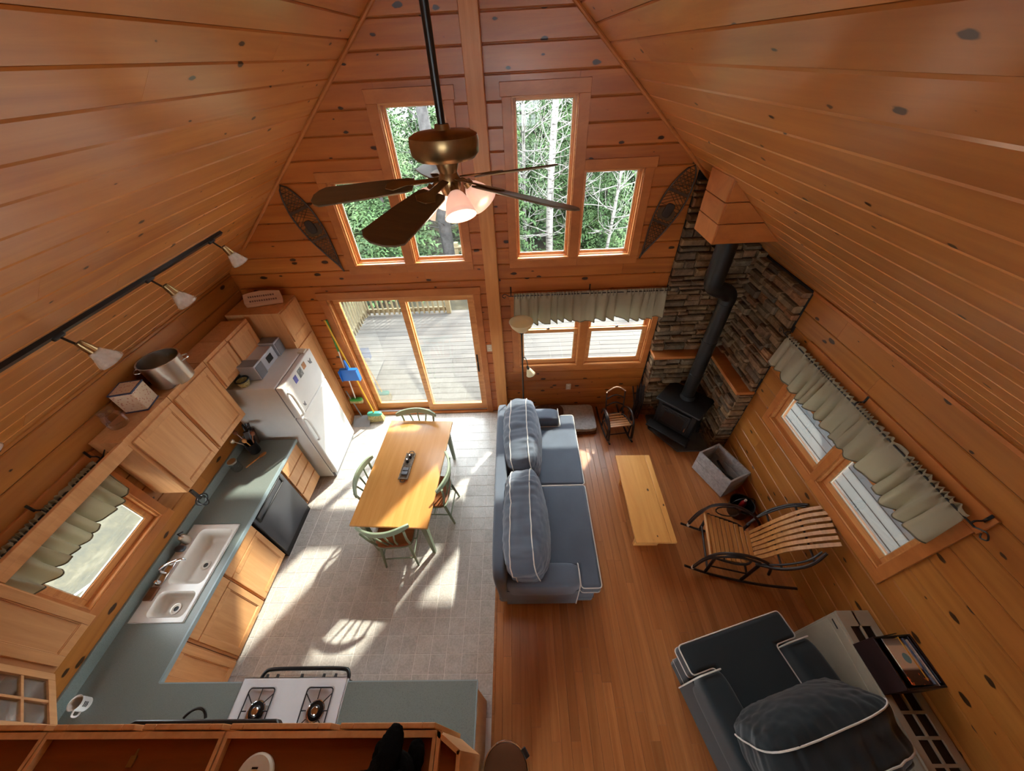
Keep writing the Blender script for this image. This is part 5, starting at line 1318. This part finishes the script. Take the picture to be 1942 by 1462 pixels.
# ================================================================== RUG / PET BED, FLOOR LAMP
PBd = thing('pet_bed', 'grey fleece pet bed with brown edge under the low windows', 'pet bed', (0.62, 3.69, 0))
def lump(p, u): return p + Vector((0, 0, (0.012 * noise.noise(Vector((p.x * 6, p.y * 6, 3))) + 0.004 * noise.noise(p * 50)) if p.z > 0 else 0))
MB().soft((0.49, 0.258, 0.038), 12, 24, lump, (0, 0, 0.085)).build('fleece_top', SHERPA, PBd); MB().soft((0.50, 0.265, 0.034), 14, 16, None, (0, 0, 0.034)).build('mattress', BROWNFUR, PBd)
def blk(p, u): return p + Vector((0, 0, 0.02 * noise.noise(Vector((p.x * 9, p.y * 9, 1)))))
tag(MB().soft((0.22, 0.13, 0.025), 3.2, 16, blk, (0.42, 3.80, 0.142)).build('brown_blanket', BROWNFUR), 'rumpled brown blanket on the back of the pet bed', 'blanket')
FL = thing('floor_lamp', 'dark floor lamp with cream bowl and reading arm behind sofa', 'lamp', (0.02, 3.69, 0))
MB().lathe([(0.13, 0), (0.135, 0.012), (0.12, 0.025), (0.02, 0.035), (0.014, 0.05)], 30).build('base', BRONZE, FL); MB().tube([(0, 0, 0.04), (0, 0, 1.73)], 0.011, 10).build('pole', BRONZE, FL)
MB().lathe([(0.03, 1.71), (0.035, 1.74)], 16).build('bowl_cup', BRONZE, FL)
MB().shell([(0.032, 1.73), (0.07, 1.755), (0.125, 1.82), (0.148, 1.875)], 32).build('bowl_shade', LAMPGLASS, FL, solid=0.006)
MB().tube(spline([(0, 0, 1.30), (0.03, -0.01, 1.33), (0.06, -0.03, 1.27), (0.07, -0.035, 1.18)], 5), 0.006, 8).build('reading_arm', BRONZE, FL)
M = Matrix.Translation((0.072, -0.037, 1.17)) @ Matrix.Rotation(R(-18), 4, 'Y')
MB(M).lathe([(0.018, -0.03), (0.018, 0.02), (0.01, 0.03)], 14).build('socket', BRONZE, FL); MB(M).shell([(0.02, -0.02), (0.035, -0.05), (0.05, -0.10), (0.062, -0.125)], 20).build('reading_shade', LAMPGLASS, FL, solid=0.004)
FAN_WATTS = 1.5

# ================================================================== CURTAINS
def valance(label, M, L, z0, z1, folds, seed, rodlabel):
    rn = random.Random(seed)
    ph = [rn.uniform(0, 6.28) for _ in range(6)]; am = [rn.uniform(0.6, 1.3) for _ in range(40)]
    r = froot('curtain_valance', label, 'curtain', M)
    def fn(u, v):
        k = 2 * math.pi * folds * (u + 0.022 * math.sin(9 * u + ph[0]) + 0.014 * math.sin(23 * u + ph[2]) + 0.008 * math.sin(51 * u + ph[4]))
        a = 0.35 + 1.1 * (0.5 + 0.5 * math.sin(13.7 * u + ph[1])) * (0.6 + 0.6 * math.sin(31 * u + ph[5]) ** 2)
        if v < 0.16:
            w = v / 0.16
            return (u * L, -0.012 * math.sin(k * 2.6 + ph[1]) - 0.004 * math.sin(k * 5.1), z1 + 0.03 - w * 0.055 + 0.005 * math.sin(k * 2.6 + ph[2]))
        w = (v - 0.16) / 0.84
        y = -(0.010 + 0.024 * w * a) * math.sin(k + ph[3] * 0.2) - 0.008 * w * math.sin(2.3 * k + ph[4]) - 0.02 * w
        x = u * L + 0.02 * w * math.cos(k + ph[5])
        return (x, y, (z1 - 0.025) + (z0 - z1 + 0.025) * w * (1 + 0.045 * math.sin(19 * u + ph[1]) + 0.02 * a * math.sin(k * 1.0 + 1.0)))
    MB().grid(fn, int(folds * 30), 20).build('cloth', CURT, r, solid=0.002, smooth=80)
    MB().grid(lambda u, v: tuple(Vector(fn(u, 1.0)) + Vector((0, -0.0025, 0.010 * (1 - v) - 0.002))), int(folds * 30), 1).build('hem', plain('curtain_hem', C(120, 112, 94), 0.9), r, solid=0.003, smooth=80)
    q = froot('curtain_rod', rodlabel, 'curtain rod', M)
    zr = z1 - 0.002
    MB().tube([(-0.06, -0.004, zr), (L + 0.06, -0.004, zr)], 0.006, 8).build('rod', BLACK, q)
    for s, x in ((-1, -0.06), (1, L + 0.06)):
        MB().tube(spline([(x, -0.004, zr), (x + s * 0.05, -0.004, zr + 0.03), (x + s * 0.08, -0.004, zr), (x + s * 0.055, -0.004, zr - 0.022), (x + s * 0.04, -0.004, zr)], 6), 0.0045, 6).build('scroll_finial', BLACK, q)
    for x in (-0.035, L / 2, L + 0.035):
        MB().tube(spline([(x, 0.055, zr + 0.05), (x, 0.04, zr + 0.03), (x, 0.0, zr + 0.028), (x, -0.004, zr)], 5), 0.006, 6).box((x - 0.008, 0.052, zr + 0.02), (x + 0.008, 0.058, zr + 0.09)).build('bracket', BLACK, q)
valance('sage linen valance over the low far windows', frame((-0.06, YF - 0.08, 0), (1, 0, 0), (0, 1, 0), (0, 0, 1)), 1.84, 1.74, 2.115, 15, 5, 'black iron rod with scrolls above the low far windows')
valance('long sage linen valance across both right-wall windows', frame((XR - 0.08, 2.97, 0), (0, -1, 0), (1, 0, 0), (0, 0, 1)), 1.93, 1.70, 2.05, 17, 11, 'black iron rod with scrolls on the right wall')
valance('sage linen valance across the kitchen window', frame((XL + 0.08, 0.795, 0), (0, 1, 0), (-1, 0, 0), (0, 0, 1)), 0.82, 1.735, 2.075, 9, 17, 'black iron rod behind the oak valance board')

# ================================================================== SNOWSHOES
def snowshoe(label, top, tail, wmax, seed):
    top, tail = Vector(top), Vector(tail); ax = (tail - top); L = ax.length; ex = ax.normalized(); ez = Vector((0, -1, 0)); ey = ez.cross(ex)
    r = froot('snowshoe', label, 'snowshoe', frame(top, ex, ey, ez), 'snowshoes hung on the far wall')
    def hw(t):  # half width along the shoe
        return wmax * (math.sin(min(1, t / 0.38) * math.pi / 2) ** 0.6 if t < 0.38 else max(0.0, math.cos((t - 0.38) / 0.62 * math.pi / 2)) ** 1.15)
    n = 26; lft = [(L * i / n, hw(i / n), 0.02) for i in range(n + 1)]; rgt = [(L * i / n, -hw(i / n), 0.02) for i in range(n, -1, -1)]
    MB().tube(lft + [(L * 1.04, 0, 0.02)] + rgt[1:-1], 0.009, 8, True).build('frame', DARKWOOD, r)
    for t in (0.27, 0.60): MB().box((L * t - 0.012, -hw(t), 0.014), (L * t + 0.012, hw(t), 0.026)).build('crossbar', DARKWOOD, r)
    b = MB(); N = 26
    for i in range(N):
        for s in (-1, 1):
            t0 = 0.03 + 0.90 * i / N; t1 = min(0.95, t0 + 0.16)
            if 0.29 < t0 < 0.42: continue
            b.tube([(L * t0, -s * hw(t0), 0.02), (L * t1, s * hw(t1), 0.021)], 0.0028, 4)
        t = 0.04 + 0.90 * i / N
        if not 0.30 < t < 0.40: b.tube([(L * t, -hw(t), 0.019), (L * t, hw(t), 0.019)], 0.0024, 4)
    b.build('lacing', LEATHERB, r)['kind'] = 'stuff'
    MB().soft((0.07, 0.05, 0.012), 3, 10, None, (L * 0.46, 0.0, 0.03)).build('binding', plain('binding_leather', C(52, 36, 26), 0.7), r)
    MB().soft((0.06, hw(0.5) * 0.8, 0.003), 3, 8, None, (L * 0.50, 0, 0.02)).build('webbing_pad', LEATHERB, r)
snowshoe('wooden snowshoe hung left of the upper windows', (-2.34, YF - 0.001, 3.40), (-2.04, YF - 0.001, 2.52), 0.125, 1)
snowshoe('wooden snowshoe hung right of the upper windows by the stone', (1.74, YF - 0.001, 3.40), (1.40, YF - 0.001, 2.53), 0.125, 2)

# ================================================================== CEILING FAN
FX, FY = RX, 1.86
FN = thing('ceiling_fan', 'brass ceiling fan with five dark blades and four shades', 'ceiling fan', (FX, FY, RZ))
Z = lambda z: z - RZ
MB().tube([(0, 0, Z(5.25)), (0, 0, Z(4.04))], 0.017, 12).build('down_rod', BLACK, FN); MB().lathe([(0.07, Z(5.16)), (0.05, Z(5.09)), (0.02, Z(5.06))], 24).build('ceiling_canopy', BLACK, FN)
MB().lathe([(0.03, Z(4.05)), (0.035, Z(4.03)), (0.125, Z(4.022)), (0.148, Z(4.01)), (0.152, Z(3.99)), (0.149, Z(3.945)), (0.13, Z(3.925)), (0.06, Z(3.918)), (0.0, Z(3.918))][::-1], 48).build('motor_housing', BRASS, FN)
MB().lathe([(0.0, Z(3.775)), (0.04, Z(3.78)), (0.05, Z(3.81)), (0.052, Z(3.84)), (0.04, Z(3.87)), (0.05, Z(3.90)), (0.05, Z(3.92))], 28).build('switch_housing', BRASS, FN)
ZB = Z(3.825)
for k in range(5):
    a = R(38 + 72 * k)
    M = Matrix.Rotation(a, 4, 'Z') @ Matrix.Translation((0, 0, ZB + 0.015)) @ Matrix.Rotation(R(4), 4, 'Y') @ Matrix.Rotation(R(-14), 4, 'X')
    out = [(0.17, -0.05), (0.20, -0.062), (0.40, -0.076), (0.61, -0.082), (0.64, -0.06), (0.66, -0.025), (0.66, 0.025), (0.64, 0.06), (0.61, 0.082), (0.40, 0.076), (0.20, 0.062), (0.17, 0.05)]
    bl = MB(M).prism(out, -0.004, 0.004).build('blade', BLADE, FN, bevel=0.002)
    MB(M).prism([(0.04, -0.016), (0.20, -0.02), (0.26, -0.045), (0.30, -0.02), (0.30, 0.02), (0.26, 0.045), (0.20, 0.02), (0.04, 0.016)], 0.004, 0.010).build('blade_iron', BRASS, bl, bevel=0.002)
for k in range(4):
    a = R(20 + 90 * k); dx, dy = math.cos(a), math.sin(a)
    arm = MB().tube(spline([(0.02 * dx, 0.02 * dy, Z(3.82)), (0.06 * dx, 0.06 * dy, Z(3.835)), (0.085 * dx, 0.085 * dy, Z(3.815))], 5), 0.008, 8).build('lamp_arm', BRASS, FN)
    M = Matrix.Translation((0.085 * dx, 0.085 * dy, Z(3.815))) @ Matrix.Rotation(a, 4, 'Z') @ Matrix.Rotation(R(-38), 4, 'Y')
    MB(M).lathe([(0.0, 0.012), (0.02, 0.01), (0.024, -0.02)], 16).build('socket', BRASS, FN)
    sh = MB(M).shell([(0.024, -0.012), (0.036, -0.025), (0.052, -0.055), (0.062, -0.09), (0.073, -0.118)], 24).build('shade', SHADE, FN, solid=0.004)
    MB(M).soft((0.018, 0.018, 0.026), 2.0, 8, None, (0, 0, -0.06)).build('bulb', PAPER, FN)
    lp = bpy.data.lights.new('fan_lamp', 'POINT'); lp.energy = FAN_WATTS; lp.color = (1.0, 0.80, 0.60); lp.shadow_soft_size = 0.05
    lo = bpy.data.objects.new('fan_lamp', lp); COL.objects.link(lo); lo.parent = FN; lo.location = (M @ Vector((0, 0, -0.15)))

# ================================================================== TRACK LIGHT
n_ = Vector((ST, 0, -CT)); d_ = Vector((-CT, 0, -ST))
u_ = (RX + 2.60) / CT; base = Vector((RX, 0, RZ)) + d_ * u_
TL = thing('track_light', 'black track light with glass shades on the left slope', 'track light', (base.x, 0.9, base.z))
bb = MB(); o0 = n_ * 0.0
bb.add([tuple(d_ * s * 0.018 + n_ * h + Vector((0, y, 0))) for y in (-0.6, 2.29) for s, h in ((-1, 0.0), (1, 0.0), (1, 0.024), (-1, 0.024))], [(3, 2, 1, 0), (4, 5, 6, 7), (0, 1, 5, 4), (1, 2, 6, 5), (2, 3, 7, 6), (3, 0, 4, 7)])
bb.build('track', BLACK, TL)
for y in (3.03, 2.33, 1.645, 0.95):
    yl = y - 0.9; p0 = n_ * 0.024 + Vector((0, yl, 0)); p1 = p0 + n_ * 0.05
    ad = MB(frame(p0, (0, 1, 0), d_, Vector((0, 1, 0)).cross(d_))).soft((0.035, 0.016, 0.016), 6, 6).build('adapter', BLACK, TL)
    el = p1 + Vector((0.035, 0.0, -0.035))
    MB().tube([p0, p1, el], 0.007, 8).build('stem', BRONZE, TL)
    M = Matrix.Translation(el + Vector((0.02, 0.0, -0.0))) @ Matrix.Rotation(R(-14), 4, 'Y') @ Matrix.Rotation(R(10), 4, 'X')
    MB(M).lathe([(0.0, 0.03), (0.02, 0.028), (0.026, 0.0), (0.03, -0.05), (0.0, -0.05)][::-1], 18).build('socket', BRASS, TL)
    MB(M).shell([(0.031, -0.045), (0.036, -0.06), (0.066, -0.125), (0.07, -0.14)], 28).build('shade', TRACKG, TL, solid=0.004)
    MB(M).soft((0.02, 0.02, 0.03), 2, 8, None, (0, 0, -0.075)).build('bulb', PAPER, TL)

# ================================================================== SMALL WALL THINGS
def plate(name, label, c, holes):
    r = thing(name, label, 'wall plate', c)
    MB().box((-0.037, -0.006, -0.058), (0.037, 0, 0.058)).build('cover', CREAM, r, bevel=0.003)
    for z in holes: MB().box((-0.014, -0.009, z - 0.014), (0.014, -0.005, z + 0.014)).build('face', PAPER, r, bevel=0.002)
plate('outlet', 'cream wall outlet above the pet bed', (0.715, YF - 0.001, 0.50), (-0.024, 0.024))
plate('light_switch', 'cream double switch between sliding door and gable post', (-0.43, YF - 0.001, 1.285), (0.0,))

# brooms and dustpans in the corner beside the door
BR = thing('broom', 'yellow-handled angle broom leaning beside the sliding door', 'broom', (-2.36, 3.84, 0))
MB().tube([(0.0, 0, 0.17), (-0.15, 0.08, 1.86)], 0.011, 8).build('handle', YEL, BR); MB().soft((0.115, 0.035, 0.035), 4, 8, None, (0.0, 0, 0.16)).build('head', TEAL, BR)
b = MB(); b.add([(-0.10, -0.03, 0.14), (0.11, -0.03, 0.14), (0.11, 0.03, 0.14), (-0.10, 0.03, 0.14), (-0.14, -0.045, 0.0), (0.13, -0.045, 0.03), (0.13, 0.045, 0.03), (-0.14, 0.045, 0.0)], [(0, 1, 2, 3), (7, 6, 5, 4), (0, 4, 5, 1), (1, 5, 6, 2), (2, 6, 7, 3), (3, 7, 4, 0)]); b.build('bristles', STRAW, BR)
DPB = thing('dustpan', 'blue dustpan clipped on a broom handle by the door', 'dustpan', (-2.455, 3.86, 0.90))
MB().add([(-0.13, -0.05, 0.0), (0.13, -0.05, 0.0), (0.12, 0.0, 0.19), (-0.12, 0.0, 0.19), (-0.13, -0.042, 0.0), (0.13, -0.042, 0.0), (0.12, 0.008, 0.19), (-0.12, 0.008, 0.19)], [(3, 2, 1, 0), (4, 5, 6, 7), (0, 1, 5, 4), (1, 2, 6, 5), (2, 3, 7, 6), (3, 0, 4, 7)]).build('pan', BLUE, DPB, bevel=0.002)
for s in (-1, 1): MB().box((s * 0.128 - 0.004, -0.07, 0.0), (s * 0.128 + 0.004, 0.0, 0.185)).build('side_wall', BLUE, DPB)
MB().box((-0.12, -0.04, 0.185), (0.12, 0.008, 0.195)).build('back_wall', BLUE, DPB); MB().tube([(0, -0.01, 0.19), (-0.01, 0.0, 0.34)], [0.022, 0.014], 8).build('handle', BLUE, DPB)
GB = thing('floor_brush', 'green floor brush with white stick hanging beside the door', 'brush', (-2.585, 3.90, 0.40))
MB().tube([(0, 0, 0.05), (0.06, 0.03, 0.95)], 0.009, 8).build('stick', PAPER, GB); MB().tube([(0.06, 0.03, 0.95), (0.09, 0.035, 1.45)], 0.013, 8).build('grip', GRNP, GB)
MB().soft((0.10, 0.03, 0.028), 4, 8, None, (0, 0, 0.035)).build('head', GRNP, GB); MB().box((-0.095, -0.026, -0.03), (0.095, 0.026, 0.02)).build('bristles', STRAW, GB)
DG = thing('dustpan', 'grey dustpan standing on the floor by the pantry', 'dustpan', (-2.575, 3.80, 0))
MB().add([(-0.14, -0.09, 0.0), (0.12, -0.09, 0.0), (0.12, 0.06, 0.10), (-0.14, 0.06, 0.10), (-0.14, -0.085, -0.0), (0.12, -0.085, 0.0), (0.12, 0.07, 0.10), (-0.14, 0.07, 0.10)], [(0, 1, 2, 3), (7, 6, 5, 4), (0, 4, 5, 1), (1, 5, 6, 2), (2, 6, 7, 3), (3, 7, 4, 0)]).build('pan', GREYL, DG, solid=0.004)
MB().tube([(-0.02, 0.06, 0.10), (-0.10, 0.10, 0.62)], 0.010, 8).build('handle', GREYB, DG)

# ================================================================== OUTSIDE
ZD = -0.12
GR = tag(MB().grid(lambda u, v: (-40 + 80 * u, -30 + 85 * v, -1.05 + 0.12 * noise.noise(Vector((u * 14, v * 14, 0)))), 40, 40).build('ground', LAWN), 'dry lawn and forest floor around the cabin', kind='structure')
DK = thing('deck', 'weathered grey deck boards outside the sliding door', 'deck', (0, 0, ZD))
y = YF + 0.16; i = 0
while y < 7.36:
    cut = random.uniform(-1.5, 2.5)
    for a, c in ((-3.68, cut), (cut, 5.2)): plank('plank', DK, DECKM, (a, y, -0.028), (1, 0, 0), (0, 1, 0), (0, 0, 1), c - a - 0.003, 0.136, 0.028, 0.003)
    y += 0.142
PD = thing('porch_deck', 'pale painted porch boards outside the right windows', 'deck', (0, 0, ZD))
x = XR + 0.17
while x < 5.2:
    for a, c in ((YB, 0.6), (0.6, YF + 0.14)): plank('plank', PD, DECKW, (x + 0.15, a, -0.028), (0, 1, 0), (-1, 0, 0), (0, 0, 1), c - a - 0.003, 0.141, 0.028, 0.003)
    x += 0.153
def railing(name, label, p, q, step=0.118, posts=()):
    p, q = Vector(p), Vector(q); L = (q - p).length; a = math.atan2(q.y - p.y, q.x - p.x)
    r = thing(name, label, 'railing', (p.x, p.y, ZD), a)
    MB().box((0, -0.07, 0.90), (L, 0.07, 0.935)).build('top_rail', RAILM, r, bevel=0.004); MB().box((0, -0.02, 0.80), (L, 0.02, 0.89)).build('upper_rail', RAILM, r); MB().box((0, -0.02, 0.07), (L, 0.02, 0.16)).build('lower_rail', RAILM, r)
    k = int(L / step)
    for i in range(k): MB().box((step * (i + 0.5) - 0.018, -0.055, 0.03), (step * (i + 0.5) + 0.018, -0.02, 0.90)).build('baluster', RAILM, r)
    for t in posts: MB().box((t - 0.05, -0.05, 0), (t + 0.05, 0.05, 1.02)).build('post', RAILM, r, bevel=0.004)
railing('deck_railing', 'pale deck railing along the left end of the deck', (-3.62, 4.25, 0), (-3.62, 7.26, 0), posts=(0.05, 1.5, 3.0))
railing('deck_railing', 'pale deck railing along the far edge of the deck', (-3.58, 7.30, 0), (-1.60, 7.30, 0), posts=(1.93,))
railing('deck_railing', 'short pale stair railing beyond the far deck edge', (-1.58, 8.9, -0.2), (-0.9, 8.9, -0.2), posts=(0.05,))
railing('deck_railing', 'pale railing along the porch outside the right windows', (5.08, YB, 0), (5.08, 7.26, 0), 0.125, posts=(2.5, 5.0, 8.2))
PR = thing('porch_roof', 'porch roof sheltering the boards outside the right windows', 'roof', (0, 0, 0))
MB().add([(2.95, YB, 2.36), (5.42, YB, 2.06), (5.42, 4.25, 2.06), (2.95, 4.25, 2.36), (2.95, YB, 2.46), (5.42, YB, 2.16), (5.42, 4.25, 2.16), (2.95, 4.25, 2.46)], [(3, 2, 1, 0), (4, 5, 6, 7), (0, 1, 5, 4), (1, 2, 6, 5), (2, 3, 7, 6), (3, 0, 4, 7)]).build('roof_slab', DECKM, PR)
for y in (-1.2, 1.5, 4.15): MB().box((5.03, y - 0.05, ZD), (5.13, y + 0.05, 2.1)).build('post', RAILM, PR)
tag(MB().tube(spline([(-6.35, 1.55, -0.98), (-6.2, 1.75, -0.97), (-6.02, 1.95, -0.97), (-5.95, 2.35, -0.97), (-6.05, 2.9, -0.98)], 8), 0.014, 8).build('garden_hose', plain('pale_blue_hose', C(170, 186, 206), 0.5)), 'pale blue garden hose lying on the lawn', 'hose')

def fir_mesh(seed, h, rad, br):
    rn = random.Random(seed); v = []; f = []
    for i in range(br):
        t = (i + rn.random()) / br; z = 0.35 + (h - 0.45) * t; L = rad * (1 - t) ** 0.8 * rn.uniform(0.65, 1.1) + 0.12
        a = rn.uniform(0, 6.283); d = Vector((math.cos(a), math.sin(a), 0)); sd = Vector((-d.y, d.x, 0)); droop = rn.uniform(0.15, 0.45)
        K = 9
        for k in range(K):
            s = (k + 1) / (K + 1); p = d * L * s + Vector((0, 0, z - droop * L * s * s + 0.05))
            w = L * 0.34 * (1 - s * 0.75) * rn.uniform(0.7, 1.2)
            for sg in (-1, 1):
                tip = p + (d * 0.75 + sd * sg).normalized() * w + Vector((0, 0, rn.uniform(-0.12, 0.05)))
                q = p + d * L * 0.075 + Vector((0, 0, rn.uniform(-0.02, 0.03)))
                n = len(v); v += [p, q, tip]; f.append((n, n + 1, n + 2))
                n = len(v); m_ = (p + tip) / 2; v += [m_, tip, m_ + d * w * 0.4 + Vector((0, 0, -0.05))]; f.append((n, n + 1, n + 2))
    return v, f
protos = []
for k in range(3):
    t = thing('fir_tree', '', 'tree', (0, 0, 0), 0, 'firs in the woods beyond the deck')
    hgt = (6.5, 7.5, 5.5)[k]
    v, f = fir_mesh(40 + k, hgt, (1.5, 1.7, 1.3)[k], 230)
    fo = MB().add(v, f).build('foliage', (FIR, FIR2, FIR)[k], t, smooth=0)
    MB().tube([(0, 0, -0.3), (0, 0, hgt * 0.95)], [0.10, 0.015], 8).build('trunk', BARK, t)
    protos.append(t)
rn = random.Random(77)
spots = []
for row, (yy, n, x0, x1) in enumerate(((10.2, 4, -7.5, 5.0), (12.6, 7, -9, 7), (15.2, 8, -11, 9), (18.5, 9, -13, 11), (23, 11, -17, 15), (29, 13, -22, 20))):
    for i in range(n):
        spots.append((x0 + (x1 - x0) * (i + rn.uniform(0.2, 0.8)) / n, yy + rn.uniform(-0.9, 0.9), rn.uniform(0.75, 1.15) + row * 0.06, rn.uniform(0, 360), row))
used = [0, 0, 0]
for i, (x, y, s, a, row) in enumerate(spots):
    k = rn.randrange(3); c = protos[k] if not used[k] else copy_tree(protos[k]); used[k] = 1
    c.location = (x, y, -1.05); c.scale = (s, s, s); c.rotation_euler = (0, 0, R(a)); c['label'] = ('dense green fir in the woods', 'pale green fir in the woods', 'small green fir in the woods')[k] + (' close behind the deck' if row < 2 else ' seen among others beyond the deck')
def trunk_tree(name, label, x, y, r, h, mat, seed, twigs, lean=0.0):
    rr = random.Random(seed); t = thing(name, label, 'tree', (x, y, -1.05))
    pts = [(lean * z + 0.06 * math.sin(z * 0.7 + seed), 0.05 * math.cos(z * 0.9 + seed), z) for z in [h * i / 12 for i in range(13)]]
    MB().tube(pts, [r * (1 - 0.6 * i / 12) for i in range(13)], 12).build('trunk', mat, t)
    if twigs:
        b = MB()
        for i in range(twigs):
            z = h * (0.15 + 0.8 * rr.random()); a = rr.uniform(0, 6.283); L = rr.uniform(0.5, 1.7); d = Vector((math.cos(a), math.sin(a), rr.uniform(0.2, 0.9)))
            p = Vector((lean * z + 0.06 * math.sin(z * 0.7 + seed), 0, z)); pp = [p]
            for k in range(4): d = (d + Vector((rr.uniform(-.4, .4), rr.uniform(-.4, .4), rr.uniform(-.25, .3)))).normalized(); pp.append(pp[-1] + d * L / 4)
            b.tube(pp, [0.018, 0.014, 0.011, 0.008, 0.005], 4)
            for _ in range(2):
                q = pp[rr.randrange(1, 4)]; e = (d + Vector((rr.uniform(-.9, .9), rr.uniform(-.9, .9), rr.uniform(-.3, .6)))).normalized()
                b.tube([q, q + e * L * 0.3, q + e * L * 0.55 + Vector((0, 0, 0.08))], [0.009, 0.007, 0.004], 3)
        b.build('branches', mat, t)
trunk_tree('pine_trunk', 'thick grey trunk seen through the window behind the fan', -2.23, 11.2, 0.21, 9, BARK, 1, 30)
trunk_tree('pine_trunk', 'grey trunk seen through the short left window', -4.6, 12.2, 0.15, 9, BARK, 2, 20)
trunk_tree('birch_tree', 'white birch trunk seen through the tall right window', 0.98, 10.6, 0.11, 9, BIRCH, 3, 60, 0.01)
trunk_tree('birch_tree', 'thin leaning birch left of the thick white one', 0.35, 11.2, 0.06, 8, BIRCH, 4, 80, -0.03)
trunk_tree('birch_tree', 'thin bare birch right of the thick white one', 1.75, 11.6, 0.055, 8, BIRCH, 5, 80, 0.03)
trunk_tree('birch_tree', 'bare birch sapling seen through the short right window', 2.6, 10.4, 0.05, 7, BIRCH, 6, 80, 0.02)
